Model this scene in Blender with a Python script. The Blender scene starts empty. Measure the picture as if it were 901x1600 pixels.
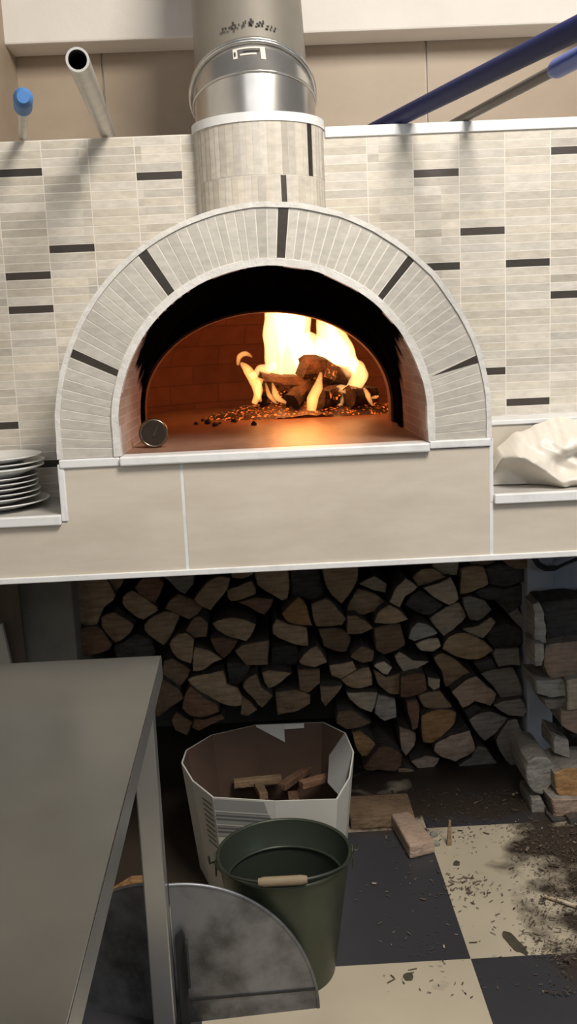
import bpy, math, random
from mathutils import Vector, Matrix, noise
R = random.Random(7)
C = bpy.context.scene.collection
PI = math.pi

# ------------------------------------------------------------------ camera
F = 1510.0
CAM = Vector((0, 0, 1.5))
dY = Vector((408-450, 537-800, F)).normalized()          # world +Y seen in camera axes (right, down, forward)
dD = Vector((385, 8608, F)); dD -= dD.dot(dY)*dY; dD.normalize()
dX = dD.cross(dY).normalized()
if dX.x < 0: dX = -dX
def ray(px, py):
    c = Vector((px-450.5, py-800, F))
    return Vector((c.dot(dX), c.dot(dY), -c.dot(dD)))
def PY(px, py, Y):
    d = ray(px, py); t = (Y-CAM.y)/d.y; return CAM + d*t
def PZ(px, py, Z):
    d = ray(px, py); t = (Z-CAM.z)/d.z; return CAM + d*t

cam_d = bpy.data.cameras.new('camera'); cam = bpy.data.objects.new('camera', cam_d); C.objects.link(cam)
right = Vector((dX.x, dY.x, -dD.x)); down = Vector((dX.y, dY.y, -dD.y)); fwd = Vector((dX.z, dY.z, -dD.z))
M = Matrix((right, -down, -fwd)).transposed().to_4x4(); M.translation = CAM
cam.matrix_world = M
cam_d.sensor_fit = 'VERTICAL'; cam_d.sensor_height = 36.0; cam_d.lens = F/1600*36.0
cam_d.clip_start = 0.02
bpy.context.scene.camera = cam

# ------------------------------------------------------------------ materials
def mat(name, col, rough=0.5, metal=0.0, noise_amt=0.0, nscale=8.0, stretch=(1,1,1), col2=None, bump=0.0, bscale=60, spec=0.5, attr=False, detail=6.0, lo=0.35, hi=0.7):
    m = bpy.data.materials.new(name); m.use_nodes = True
    nt = m.node_tree; N = nt.nodes; L = nt.links
    b = N['Principled BSDF']
    b.inputs['Roughness'].default_value = rough; b.inputs['Metallic'].default_value = metal
    b.inputs['Specular IOR Level'].default_value = spec
    b.inputs['Base Color'].default_value = (*col, 1)
    src = None
    tc = N.new('ShaderNodeTexCoord')
    if attr:
        a = N.new('ShaderNodeAttribute'); a.attribute_name = 'tile'; src = a.outputs['Color']
    if col2 is not None or noise_amt:
        mp = N.new('ShaderNodeMapping'); mp.inputs['Scale'].default_value = stretch
        L.new(tc.outputs['Object'], mp.inputs['Vector'])
        n = N.new('ShaderNodeTexNoise'); n.inputs['Scale'].default_value = nscale; n.inputs['Detail'].default_value = detail
        n.inputs['Roughness'].default_value = 0.6
        L.new(mp.outputs[0], n.inputs['Vector'])
        r = N.new('ShaderNodeMapRange'); r.inputs[1].default_value = lo; r.inputs[2].default_value = hi
        L.new(n.outputs['Fac'], r.inputs[0])
        mx = N.new('ShaderNodeMix'); mx.data_type = 'RGBA'
        if attr:
            mx.blend_type = 'MULTIPLY'; mx.inputs[0].default_value = 1
            L.new(src, mx.inputs[6])
            rr = N.new('ShaderNodeMapRange'); rr.inputs[3].default_value = 1-noise_amt; rr.inputs[4].default_value = 1.0
            L.new(r.outputs[0], rr.inputs[0])
            L.new(rr.outputs[0], mx.inputs[7])
        else:
            L.new(r.outputs[0], mx.inputs[0])
            mx.inputs[6].default_value = (*col, 1); mx.inputs[7].default_value = (*(col2 or col), 1)
        src = mx.outputs[2]
    if src is not None: L.new(src, b.inputs['Base Color'])
    if bump:
        n2 = N.new('ShaderNodeTexNoise'); n2.inputs['Scale'].default_value = bscale; n2.inputs['Detail'].default_value = 5
        L.new(tc.outputs['Object'], n2.inputs['Vector'])
        bp = N.new('ShaderNodeBump'); bp.inputs['Strength'].default_value = bump; bp.inputs['Distance'].default_value = 0.01
        L.new(n2.outputs['Fac'], bp.inputs['Height']); L.new(bp.outputs[0], b.inputs['Normal'])
    return m

m_mosaic = mat('mosaic_stone', (1,1,1), 0.42, attr=True, noise_amt=0.22, nscale=28, stretch=(1,1,2.5), bump=0.05, bscale=90)
m_grout = mat('grout', (0.74,0.70,0.63), 0.8, col2=(0.66,0.62,0.55), nscale=30)
m_white = mat('white_marble', (0.78,0.78,0.77), 0.4, col2=(0.62,0.62,0.61), nscale=16, lo=0.5, hi=0.8, bump=0.08, bscale=50)
m_base = mat('beige_tile', (0.64,0.575,0.48), 0.38, col2=(0.56,0.495,0.405), nscale=5, stretch=(1,1,4), bump=0.03)
m_ledge = mat('ledge_stone', (0.52,0.49,0.45), 0.4, col2=(0.42,0.40,0.37), nscale=12)
m_tan = mat('tan_wall_tile', (0.37,0.295,0.215), 0.5, col2=(0.32,0.25,0.18), nscale=3.5, stretch=(1,1,2))
m_plaster = mat('plaster', (0.72,0.68,0.63), 0.8, col2=(0.67,0.63,0.58), nscale=5, bump=0.1)
m_concrete = mat('concrete_green_grey', (0.27,0.265,0.215), 0.85, col2=(0.20,0.19,0.15), nscale=7, bump=0.2)
m_pier = mat('grey_plaster', (0.46,0.48,0.52), 0.8, col2=(0.36,0.375,0.41), nscale=9, bump=0.25)
m_dark = mat('dark_concrete', (0.10,0.09,0.08), 0.95, col2=(0.07,0.065,0.06), nscale=6)
m_soot = mat('soot', (0.003,0.0028,0.0027), 1.0, col2=(0.006,0.0055,0.005), nscale=6, bump=0.3, spec=0.0)
m_cut = None
def wood(name, c1, c2, ring=True):
    m = mat(name, c1, 0.8, col2=c2, nscale=16, bump=0.6, bscale=70, lo=0.38, hi=0.66, spec=.2)
    nt=m.node_tree; N=nt.nodes; L=nt.links; b=N['Principled BSDF']
    src=b.inputs['Base Color'].links[0].from_socket
    oi=N.new('ShaderNodeObjectInfo'); tc=N.new('ShaderNodeTexCoord')
    mp=N.new('ShaderNodeMapping'); mp.inputs['Scale'].default_value=(9,3,55)
    L.new(oi.outputs['Random'],mp.inputs['Rotation']); L.new(tc.outputs['Object'],mp.inputs['Vector'])
    n=N.new('ShaderNodeTexNoise'); n.inputs['Scale'].default_value=1.6; n.inputs['Detail'].default_value=4; L.new(mp.outputs[0],n.inputs['Vector'])
    r=N.new('ShaderNodeMapRange'); r.inputs[1].default_value=.3; r.inputs[2].default_value=.6; r.inputs[3].default_value=.66; r.inputs[4].default_value=1.06; L.new(n.outputs['Fac'],r.inputs[0])
    rv=N.new('ShaderNodeMapRange'); rv.inputs[3].default_value=.72; rv.inputs[4].default_value=1.22; L.new(oi.outputs['Random'],rv.inputs[0])
    mu=N.new('ShaderNodeMath'); mu.operation='MULTIPLY'; L.new(r.outputs[0],mu.inputs[0]); L.new(rv.outputs[0],mu.inputs[1])
    vo=N.new('ShaderNodeTexVoronoi'); vo.feature='DISTANCE_TO_EDGE'; vo.inputs['Scale'].default_value=9; 
    m2=N.new('ShaderNodeMapping'); m2.inputs['Scale'].default_value=(1,.3,1); L.new(tc.outputs['Object'],m2.inputs['Vector']); L.new(m2.outputs[0],vo.inputs['Vector'])
    cr=N.new('ShaderNodeMapRange'); cr.inputs[1].default_value=0; cr.inputs[2].default_value=.012; cr.inputs[3].default_value=.88; cr.inputs[4].default_value=1; L.new(vo.outputs['Distance'],cr.inputs[0])
    m3=N.new('ShaderNodeMath'); m3.operation='MULTIPLY'; L.new(mu.outputs[0],m3.inputs[0]); L.new(cr.outputs[0],m3.inputs[1])
    mx=N.new('ShaderNodeMix'); mx.data_type='RGBA'; mx.blend_type='MULTIPLY'; mx.inputs[0].default_value=1
    L.new(src,mx.inputs[6]); L.new(m3.outputs[0],mx.inputs[7]); L.new(mx.outputs[2],b.inputs['Base Color'])
    return m
W = {'t': wood('cut_wood_tan', (0.40,0.285,0.175), (0.29,0.20,0.115)),
     'p': wood('cut_wood_pale', (0.52,0.43,0.32), (0.40,0.32,0.22)),
     'b': wood('cut_wood_brown', (0.28,0.19,0.115), (0.19,0.125,0.075)),
     'r': wood('cut_wood_reddish', (0.27,0.155,0.095), (0.18,0.10,0.06)),
     'o': wood('cut_wood_orange', (0.46,0.27,0.12), (0.31,0.165,0.07)),
     'g': wood('weathered_wood_grey', (0.33,0.30,0.255), (0.24,0.215,0.18)),
     'w': wood('weathered_wood_white', (0.38,0.365,0.32), (0.27,0.255,0.22)),
     'k': wood('pinkish_wood', (0.44,0.32,0.24), (0.33,0.235,0.17)),
     'd': wood('dark_bark_face', (0.085,0.078,0.072), (0.05,0.045,0.042))}
m_bark = mat('bark', (0.10,0.08,0.062), 0.95, col2=(0.05,0.04,0.032), nscale=30, stretch=(1,0.25,1), bump=1.0, bscale=60)
m_steel = mat('brushed_steel', (0.29,0.295,0.285), 0.27, metal=1.0, col2=(0.235,0.24,0.235), nscale=4)
m_steelleg = mat('steel_leg', (0.52,0.53,0.54), 0.33, metal=0.85, col2=(0.46,0.46,0.46), nscale=5)
m_flue = mat('stainless_flue', (0.62,0.60,0.56), 0.24, metal=0.85, col2=(0.46,0.44,0.41), nscale=7)
m_flue2 = mat('dull_flue', (0.27,0.245,0.205), 0.5, metal=0.4, col2=(0.21,0.19,0.16), nscale=5)
m_door = mat('sooty_sheet_steel', (0.30,0.31,0.33), 0.45, metal=0.75, col2=(0.085,0.085,0.088), nscale=7, lo=0.38, hi=0.66, bump=0.1, bscale=25)
m_black = mat('black_iron', (0.02,0.02,0.02), 0.6)
m_bucket = mat('green_bucket_metal', (0.062,0.075,0.048), 0.42, metal=0.3, col2=(0.045,0.055,0.036), nscale=10)
m_bucketin = mat('bucket_inside', (0.05,0.062,0.045), 0.35, metal=0.4)
m_wire = mat('wire', (0.12,0.13,0.11), 0.4, metal=0.8)
m_grip = mat('grip_wood', (0.30,0.225,0.145), 0.7, col2=(0.25,0.185,0.115), nscale=30, stretch=(1,6,6))
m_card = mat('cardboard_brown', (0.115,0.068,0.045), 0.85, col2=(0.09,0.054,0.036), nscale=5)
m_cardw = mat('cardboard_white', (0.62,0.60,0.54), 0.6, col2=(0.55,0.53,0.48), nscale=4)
m_cardg = mat('cardboard_grey_print', (0.30,0.295,0.28), 0.6)
m_cardd = mat('cardboard_dark_print', (0.13,0.13,0.125), 0.6)
m_plate = mat('white_china', (0.78,0.78,0.76), 0.15)
m_blue = mat('blue_plastic', (0.012,0.07,0.42), 0.35)
m_blue2 = mat('blue_foam_end', (0.06,0.19,0.46), 0.6)
m_navy = mat('navy_tube', (0.007,0.013,0.085), 0.55, spec=.25)
m_alu = mat('aluminium_tube', (0.60,0.58,0.53), 0.38, metal=0.6, col2=(0.5,0.48,0.44), nscale=20)
m_greytube = mat('grey_tube', (0.11,0.095,0.08), 0.5, metal=0.2)
m_bag = mat('white_plastic_bag', (0.74,0.69,0.61), 0.4, col2=(0.68,0.62,0.53), nscale=9, bump=0.15, bscale=25)
m_brass = mat('dial_rim', (0.20,0.17,0.12), 0.25, metal=1.0)
m_dial = mat('dial_face', (0.035,0.024,0.017), 0.7, spec=.2, col2=(0.022,0.016,0.012), nscale=30)
m_ash = mat('ash', (0.035,0.028,0.024), 0.95, col2=(0.16,0.12,0.10), nscale=40, bump=1.0, bscale=80)
m_char = mat('charred_wood', (0.018,0.013,0.011), 0.9, col2=(0.07,0.045,0.035), nscale=25, bump=0.8, bscale=60)
m_hearth = mat('hearth_brick', (0.30,0.17,0.115), 0.42, col2=(0.19,0.105,0.07), nscale=7, stretch=(2,0.6,1), bump=0.2, bscale=30)
m_chip = mat('wood_chips', (0.10,0.072,0.05), 0.9, col2=(0.18,0.135,0.095), nscale=14, detail=1)
m_ink = mat('black_marking', (0.03,0.028,0.025), 0.8)

def brick_mat(name, c1, c2, mortar, sx, sz):
    m = bpy.data.materials.new(name); m.use_nodes = True
    nt = m.node_tree; N = nt.nodes; L = nt.links; b = N['Principled BSDF']; b.inputs['Roughness'].default_value = 0.8
    uv = N.new('ShaderNodeUVMap'); uv.uv_map = 'uv'
    t = N.new('ShaderNodeTexBrick'); t.inputs['Color1'].default_value = (*c1,1); t.inputs['Color2'].default_value = (*c2,1)
    t.inputs['Mortar'].default_value = (*mortar,1); t.inputs['Scale'].default_value = 1
    t.inputs['Brick Width'].default_value = sx; t.inputs['Row Height'].default_value = sz; t.inputs['Mortar Size'].default_value = 0.003
    t.inputs['Bias'].default_value = 0.0
    L.new(uv.outputs[0], t.inputs['Vector'])
    n = N.new('ShaderNodeTexNoise'); n.inputs['Scale'].default_value = 14; n.inputs['Detail'].default_value = 5
    tc = N.new('ShaderNodeTexCoord'); L.new(tc.outputs['Object'], n.inputs['Vector'])
    mx = N.new('ShaderNodeMix'); mx.data_type='RGBA'; mx.blend_type='MULTIPLY'; mx.inputs[0].default_value = 0.6
    L.new(t.outputs['Color'], mx.inputs[6]); L.new(n.outputs['Fac'], mx.inputs[7])
    L.new(mx.outputs[2], b.inputs['Base Color'])
    bp = N.new('ShaderNodeBump'); bp.inputs['Strength'].default_value=0.5; bp.inputs['Distance'].default_value=0.006
    L.new(n.outputs['Fac'], bp.inputs['Height']); L.new(bp.outputs[0], b.inputs['Normal'])
    return m
m_dome = brick_mat('dome_brick', (0.20,0.070,0.038), (0.15,0.052,0.03), (0.11,0.042,0.026), 0.22, 0.075)

def flame_mat(name, col, strength):
    m = bpy.data.materials.new(name); m.use_nodes = True
    nt = m.node_tree; nt.nodes.clear()
    o = nt.nodes.new('ShaderNodeOutputMaterial'); e = nt.nodes.new('ShaderNodeEmission')
    e.inputs['Color'].default_value = (*col,1); e.inputs['Strength'].default_value = strength
    nt.links.new(e.outputs[0], o.inputs['Volume'])
    return m
m_flame = flame_mat('flame', (1.0,0.44,0.15), 80)
m_flame2 = flame_mat('flame_thin', (1.0,0.38,0.10), 95)
def emit_mat(name, col, s):
    m = bpy.data.materials.new(name); m.use_nodes = True
    b = m.node_tree.nodes['Principled BSDF']; b.inputs['Base Color'].default_value=(0.075,0.055,0.045,1)
    N=m.node_tree.nodes; L=m.node_tree.links
    tc=N.new('ShaderNodeTexCoord'); n=N.new('ShaderNodeTexNoise'); n.inputs['Scale'].default_value=85; n.inputs['Detail'].default_value=4
    L.new(tc.outputs['Object'], n.inputs['Vector'])
    r=N.new('ShaderNodeMapRange'); r.inputs[1].default_value=0.56; r.inputs[2].default_value=0.72; r.inputs[4].default_value=s
    L.new(n.outputs['Fac'], r.inputs[0]); L.new(r.outputs[0], b.inputs['Emission Strength'])
    b.inputs['Emission Color'].default_value=(*col,1)
    return m
m_ember = emit_mat('glowing_embers', (1.0,0.17,0.02), 2.2)

# ------------------------------------------------------------------ mesh builder
class MB:
    def __init__(s): s.v=[]; s.f=[]; s.m=[]; s.c=[]; s.mats=[]
    def mi(s, m):
        if m not in s.mats: s.mats.append(m)
        return s.mats.index(m)
    def face(s, idx, m, col=(1,1,1)): s.f.append(tuple(idx)); s.m.append(s.mi(m)); s.c.append(col)
    def poly(s, pts, m, col=(1,1,1)):
        n=len(s.v); s.v += [Vector(p) for p in pts]; s.face(range(n,n+len(pts)), m, col)
    def box(s, a, b, m, col=(1,1,1)):
        x0,y0,z0=[min(a[i],b[i]) for i in range(3)]; x1,y1,z1=[max(a[i],b[i]) for i in range(3)]
        n=len(s.v)
        s.v += [Vector(p) for p in ((x0,y0,z0),(x1,y0,z0),(x1,y1,z0),(x0,y1,z0),(x0,y0,z1),(x1,y0,z1),(x1,y1,z1),(x0,y1,z1))]
        for q in ((3,2,1,0),(4,5,6,7),(0,1,5,4),(1,2,6,5),(2,3,7,6),(3,0,4,7)): s.face([n+i for i in q], m, col)
    def prism(s, pts, vec, m, mside=None, mback=None):
        n=len(s.v); k=len(pts); vec=Vector(vec)
        s.v += [Vector(p) for p in pts] + [Vector(p)+vec for p in pts]
        s.face(range(n,n+k), m); s.face([n+k+i for i in reversed(range(k))], mback or mside or m)
        for i in range(k):
            j=(i+1)%k; s.face((n+j,n+i,n+k+i,n+k+j), mside or m)
    def strip(s, A, B, m, closed=False, col=(1,1,1)):
        n=len(s.v); k=len(A); s.v += [Vector(p) for p in A]+[Vector(p) for p in B]
        for i in range(k if closed else k-1):
            j=(i+1)%k; s.face((n+i,n+j,n+k+j,n+k+i), m, col)
    def tube(s, path, rad, m, seg=14, caps=True, flat=1.0):
        path=[Vector(p) for p in path]; k=len(path)
        if not hasattr(rad,'__len__'): rad=[rad]*k
        n=len(s.v); up=None
        for i,p in enumerate(path):
            t=(path[min(i+1,k-1)]-path[max(i-1,0)]).normalized()
            if up is None:
                up=Vector((0,0,1)) if abs(t.z)<0.9 else Vector((1,0,0))
            u=(up-up.dot(t)*t).normalized(); w=t.cross(u); up=u
            for q in range(seg):
                a=2*PI*q/seg; s.v.append(p+rad[i]*(math.cos(a)*u+flat*math.sin(a)*w))
        for i in range(k-1):
            for q in range(seg):
                r=(q+1)%seg; s.face((n+i*seg+q,n+i*seg+r,n+(i+1)*seg+r,n+(i+1)*seg+q), m)
        if caps:
            s.face([n+q for q in reversed(range(seg))], m); s.face([n+(k-1)*seg+q for q in range(seg)], m)
    def lathe(s, prof, origin, m, seg=48, a0=0, a1=2*PI):
        o=Vector(origin); n=len(s.v); k=len(prof); full=abs(a1-a0-2*PI)<1e-6
        cols=seg if full else seg+1
        for q in range(cols):
            a=a0+(a1-a0)*q/seg
            for r,z in prof: s.v.append(o+Vector((r*math.cos(a), r*math.sin(a), z)))
        for q in range(seg):
            r2=(q+1)%cols
            for i in range(k-1):
                s.face((n+q*k+i,n+r2*k+i,n+r2*k+i+1,n+q*k+i+1), m)
    def build(s, name, parent=None, smooth=None, bevel=0, uv=None, fix=True, origin=None):
        me=bpy.data.meshes.new(name)
        o=Vector(origin) if origin else Vector((0,0,0))
        me.from_pydata([tuple(v-o) for v in s.v], [], s.f)
        for m in s.mats: me.materials.append(m)
        me.polygons.foreach_set('material_index', s.m)
        if any(c!=(1,1,1) for c in s.c):
            at=me.attributes.new('tile','FLOAT_COLOR','CORNER'); d=[]
            for p,c in zip(me.polygons, s.c): d += [c[0],c[1],c[2],1.0]*p.loop_total
            at.data.foreach_set('color', d)
        if uv:
            l=me.uv_layers.new(name='uv')
            for p in me.polygons:
                for li in p.loop_indices: l.data[li].uv = uv(me.vertices[me.loops[li].vertex_index].co)
        if fix:
            import bmesh
            bm=bmesh.new(); bm.from_mesh(me)
            bmesh.ops.recalc_face_normals(bm, faces=bm.faces); bm.to_mesh(me); bm.free()
        if smooth is not None:
            me.shade_smooth(); me.set_sharp_from_angle(angle=math.radians(smooth))
        ob=bpy.data.objects.new(name, me); C.objects.link(ob)
        ob.location=o
        if parent is not None:
            ob.parent=parent; ob.location=o-parent.location
        if bevel:
            b=ob.modifiers.new('bevel','BEVEL'); b.width=bevel; b.segments=2; b.limit_method='ANGLE'; b.angle_limit=math.radians(40)
        return ob

def tag(o, label, cat, group=None, kind=None):
    o['label']=label; o['category']=cat
    if group: o['group']=group
    if kind: o['kind']=kind
    return o
def struct(o):
    o['kind']='structure'; return o
def empty(name, loc, label, cat, group=None):
    o=bpy.data.objects.new(name,None); C.objects.link(o); o.location=loc; o.empty_display_size=0.1
    return tag(o,label,cat,group)

# ------------------------------------------------------------------ key planes
YF = 2.29      # oven front
YW = 2.57      # mosaic wall
YP = 3.19      # firewood front
YB = 3.25      # alcove back wall
YR = 3.70      # rear wall under the oven
Zbot = PY(450,891,YF).z
Zled = PY(50,806,YF).z
Zsill = PY(430,702,YF).z
ZtopL = PY(150,211,YW).z
ZtopR = PY(700,198,YW).z
Ztop = (ZtopL+ZtopR)/2
XL, XR = -1.45, 2.1

# ------------------------------------------------------------------ floor
s = 0.645
o0 = PZ(735,1498,0)
mf = bpy.data.materials.new('checker_floor'); mf.use_nodes=True
N=mf.node_tree.nodes; L=mf.node_tree.links; b=N['Principled BSDF']
tc=N.new('ShaderNodeTexCoord'); mp=N.new('ShaderNodeMapping'); mp.vector_type='POINT'
mp.inputs['Scale'].default_value=(1/s,1/s,1); mp.inputs['Location'].default_value=(-o0.x/s,-o0.y/s,0.5)
L.new(tc.outputs['Object'],mp.inputs['Vector'])
ck=N.new('ShaderNodeTexChecker'); ck.inputs['Scale'].default_value=1
ck.inputs['Color2'].default_value=(0.66,0.57,0.42,1); ck.inputs['Color1'].default_value=(0.055,0.055,0.062,1)
L.new(mp.outputs[0],ck.inputs['Vector'])
n1=N.new('ShaderNodeTexNoise'); n1.inputs['Scale'].default_value=7; n1.inputs['Detail'].default_value=8; L.new(tc.outputs['Object'],n1.inputs['Vector'])
# dirt spread at right and rear by the firewood; left rear simply darker
sx=N.new('ShaderNodeSeparateXYZ'); L.new(tc.outputs['Object'],sx.inputs[0])
def ramp(sock,a,b2):
    r=N.new('ShaderNodeMapRange'); r.inputs[1].default_value=a; r.inputs[2].default_value=b2; L.new(sock,r.inputs[0]); return r.outputs[0]
gx=ramp(sx.outputs['X'],0.50,0.80); gy0=ramp(sx.outputs['Y'],2.70,2.86); gl=ramp(sx.outputs['X'],.05,-.05); gl2=ramp(sx.outputs['Y'],2.36,2.48)
gm=N.new('ShaderNodeMath'); gm.operation='MULTIPLY'; L.new(gl,gm.inputs[0]); L.new(gl2,gm.inputs[1])  # floor colour darker towards the left rear
gm2=N.new('ShaderNodeMath'); gm2.operation='MULTIPLY'; L.new(gm.outputs[0],gm2.inputs[0]); gm2.inputs[1].default_value=1.3
gq=N.new('ShaderNodeMath'); gq.operation='MAXIMUM'; L.new(gm2.outputs[0],gq.inputs[0]); L.new(gy0,gq.inputs[1]); gy=gq.outputs[0]
ad=N.new('ShaderNodeMath'); ad.operation='MAXIMUM'; L.new(gx,ad.inputs[0]); L.new(gy,ad.inputs[1])
a2=N.new('ShaderNodeMath'); a2.operation='ADD'; L.new(ad.outputs[0],a2.inputs[0])
nr=N.new('ShaderNodeMapRange'); nr.inputs[1].default_value=0.3; nr.inputs[2].default_value=0.7; nr.inputs[3].default_value=-0.75; nr.inputs[4].default_value=0.22
L.new(n1.outputs['Fac'],nr.inputs[0]); L.new(nr.outputs[0],a2.inputs[1])
cl=N.new('ShaderNodeMapRange'); cl.inputs[1].default_value=0.15; cl.inputs[2].default_value=0.6; L.new(a2.outputs[0],cl.inputs[0])
mx=N.new('ShaderNodeMix'); mx.data_type='RGBA'; L.new(cl.outputs[0],mx.inputs[0]); L.new(ck.outputs['Color'],mx.inputs[6]); mx.inputs[7].default_value=(0.060,0.045,0.034,1)
n3=N.new('ShaderNodeTexNoise'); n3.inputs['Scale'].default_value=3; n3.inputs['Detail'].default_value=6; L.new(tc.outputs['Object'],n3.inputs['Vector'])
m3=N.new('ShaderNodeMix'); m3.data_type='RGBA'; m3.blend_type='MULTIPLY'; m3.inputs[0].default_value=0.35
L.new(mx.outputs[2],m3.inputs[6]); L.new(n3.outputs['Fac'],m3.inputs[7]); L.new(m3.outputs[2],b.inputs['Base Color'])
b.inputs['Roughness'].default_value=0.45
g=MB(); g.box((XL,-1.2,-0.05),(XR,YR,0),mf); struct(g.build('floor'))

# ------------------------------------------------------------------ setting: walls
g=MB(); g.box((XL-0.1,-1.2,0),(XL,YR+0.1,2.75),m_plaster); struct(g.build('wall_left'))
g=MB(); g.box((XL,YR,0),(XR,YR+0.1,Zbot+0.1),m_dark); struct(g.build('wall_rear'))
g=MB(); g.box((XL,4.25,Zbot),(XR,4.35,Ztop+.1),m_dark); struct(g.build('wall_rear_upper'))
# alcove back wall: tan tiles with pale joints
g=MB()
g.box((XL,YB+0.012,Ztop-0.15),(XR,YB+0.1,3.1),m_grout)
jl=PY(163,150,YB).x; jr=PY(666,120,YB).x; w=jr-jl
zt=Ztop-0.15
for k in range(-1,3):
    xa=max(XL,jl+(k-1)*w+0.003); xb=min(XR,jl+k*w-0.003)
    if xb>xa: g.box((xa,YB,zt),(xb,YB+0.012,3.1),m_tan)
struct(g.build('wall_back'))
cx=PY(30,150,YB).x
g=MB(); g.box((cx-0.05,YW+0.02,Ztop),(cx,YB,3.1),m_tan); struct(g.build('wall_side'))
zb=PY(600,47,YB-0.13).z
g=MB(); g.box((XL,YB-0.13,zb),(XR,YB,3.1),m_plaster); struct(g.build('ceiling_beam',bevel=0.006))

# mosaic wall ------------------------------------------------------
def tone(dark=False):
    if dark: 
        v=R.uniform(0.8,1.25); return (0.042*v,0.033*v,0.025*v)
    v=R.gauss(1.0,0.075); h=R.uniform(-0.5,1)
    if R.random()<0.10: v*=1.08
    if R.random()<0.10: v*=0.88
    return (0.60*v, (0.555-0.012*h)*v, (0.48-0.035*h)*v)
# arch geometry on the front plane
aL=PY(187,708,YF); aR=PY(670,690,YF); aT=PY(430,413,YF)
oL=PY(92,716,YF); oR=PY(766,690,YF); oT=PY(425,317,YF)
acx=(aL.x+aR.x)/2; ri=(aR.x-aL.x)/2; ro=(oR.x-oL.x)/2
ocx=(oL.x+oR.x)/2
acz_i=aT.z-ri; acz_o=oT.z-ro
def arch(cx,cz,r,n=40,z0=None,nst=4):
    """left foot -> over the top -> right foot, as (x,z)"""
    z0=Zsill if z0 is None else z0
    p=[(cx-r,z0+(cz-z0)*i/nst) for i in range(nst)]
    p+=[(cx-r*math.cos(PI*i/n),cz+r*math.sin(PI*i/n)) for i in range(n+1)]
    p+=[(cx+r,cz-(cz-z0)*(i+1)/nst) for i in range(nst)]
    return p
pitch=(PY(859.5,250,YW).x-PY(573,250,YW).x)/4
xj=PY(645,250,YW).x
rh=(PY(700,361,YW).z-PY(700,581,YW).z)/17.0
darkpx=[(53,265),(273,270),(140,393),(14,437),(76,487),(26,661),(76,719),(608,210),(682,274),(890,240),(752,361),(690,415),(823,408),(885,456),(770,581),(822,627)]
zbase=PY(752,361,YW).z
darks=set()
for px,py in darkpx:
    p=PY(px,py,YW); darks.add((math.floor((p.x-xj)/pitch), round((p.z-zbase)/rh)))
def build_mosaic(name,x0,x1,z0,z1):
    g=MB()
    # backing in pieces around the arched opening
    g.box((x0,YW+0.0002,z0),(x1,YW+0.06,z1),m_grout)
    for ci in range(-30,30):
        a=xj+ci*pitch+0.0012; bb=a+pitch-0.0024
        a=max(a,x0); bb=min(bb,x1)
        if bb-a<0.004: continue
        for ri_ in range(-90,90):
            zc=zbase+ri_*rh; za=max(zc-rh/2+0.0011,z0); zb_=min(zc+rh/2-0.0011,z1)
            if zb_-za<0.004: continue
            d=(ci,ri_) in darks
            y=YW-R.uniform(0,0.0004)
            g.box((a,y,za),(bb,YW+0.0014,zb_),m_mosaic,tone(d))
    return g.build(name,fix=False)
zr_up=PY(850,646,YW).z     # top of the tiled upstand on the right ledge
xlw=acx-ri-0.09; xrw=acx+ri+0.09
struct(build_mosaic('wall_front_left',XL,xlw,Zled,Ztop))
struct(build_mosaic('wall_front_right',xrw,XR,Zled,Ztop))
zc1=acz_o+math.sqrt(ro*ro-(ri+.09)**2)-.015
zc2=acz_o+math.sqrt(ro*ro-.30**2)-.015
struct(build_mosaic('wall_front_inner_left',xlw,acx-.30,zc1,Ztop))
struct(build_mosaic('wall_front_inner_right',acx+.30,xrw,zc1,Ztop))
struct(build_mosaic('wall_front_top',acx-.30,acx+.30,max(zc2,aT.z+.02),Ztop))
# shelf top behind the mosaic wall
g=MB(); g.box((XL,YW+0.06,Ztop-0.06),(XR,YB+0.1,Ztop-0.004),m_plaster); struct(g.build('trim_shelf'))
g=MB(); g.box((PY(507,200,YW).x,YW-0.006,Ztop-0.022),(XR,YW+0.10,Ztop+0.004),m_white); struct(g.build('trim_1',bevel=0.002))

# ------------------------------------------------------------------ oven
oven=empty('pizza_oven',(acx,YF,Zbot),'wood fired pizza oven with mosaic arch above beige tiled front','oven')
# counter body (hollow under the arch is not visible)
g=MB(); g.box((XL+.001,YF+0.012,Zbot+0.004),(XR,YR-.001,Zled-0.024),m_dark)
g.box((oL.x+0.01,YF+0.012,Zled-0.03),(oR.x-0.01,YW-.001,Zsill-0.05),m_dark)
g.box((acx-ri-.085,YW-.001,Zled-0.03),(acx+ri+.085,YR,Zsill-0.05),m_dark)
g.build('counter_core',oven)
xa=PY(288,800,YF).x; xb=PY(767,780,YF).x; bl=PY(100,760,YF).x
gw=0.004
g=MB(); y0=YF; dy=(0,0.012,0)
g.prism([(XL,y0,Zbot+.012),(xa-gw,y0,Zbot+.012),(xa-gw,y0,Zsill-.022),(bl,y0,Zsill-.022),(bl,y0,Zled-.02),(XL,y0,Zled-.02)],dy,m_base)
g.build('front_tile',oven)
g=MB(); g.prism([(xa+gw,y0,Zbot+.012),(xb-gw,y0,Zbot+.012),(xb-gw,y0,Zsill-.018),(xa+gw,y0,Zsill-.018)],dy,m_base); g.build('front_tile',oven)
g=MB(); g.prism([(xb+gw,y0,Zbot+.012),(XR,y0,Zbot+.012),(XR,y0,Zled-.02),(xb+gw,y0,Zled-.02)],dy,m_base); g.build('front_tile',oven)
g=MB(); g.box((xa-gw,y0+.001,Zbot+.01),(xa+gw,y0+.011,Zsill-.02),m_white); g.build('joint_strip',oven)
g=MB(); g.box((xb-gw,y0-.001,Zbot+.01),(xb+gw,y0+.011,Zsill-.01),m_white)
g.build('joint_strip',oven)
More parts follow.
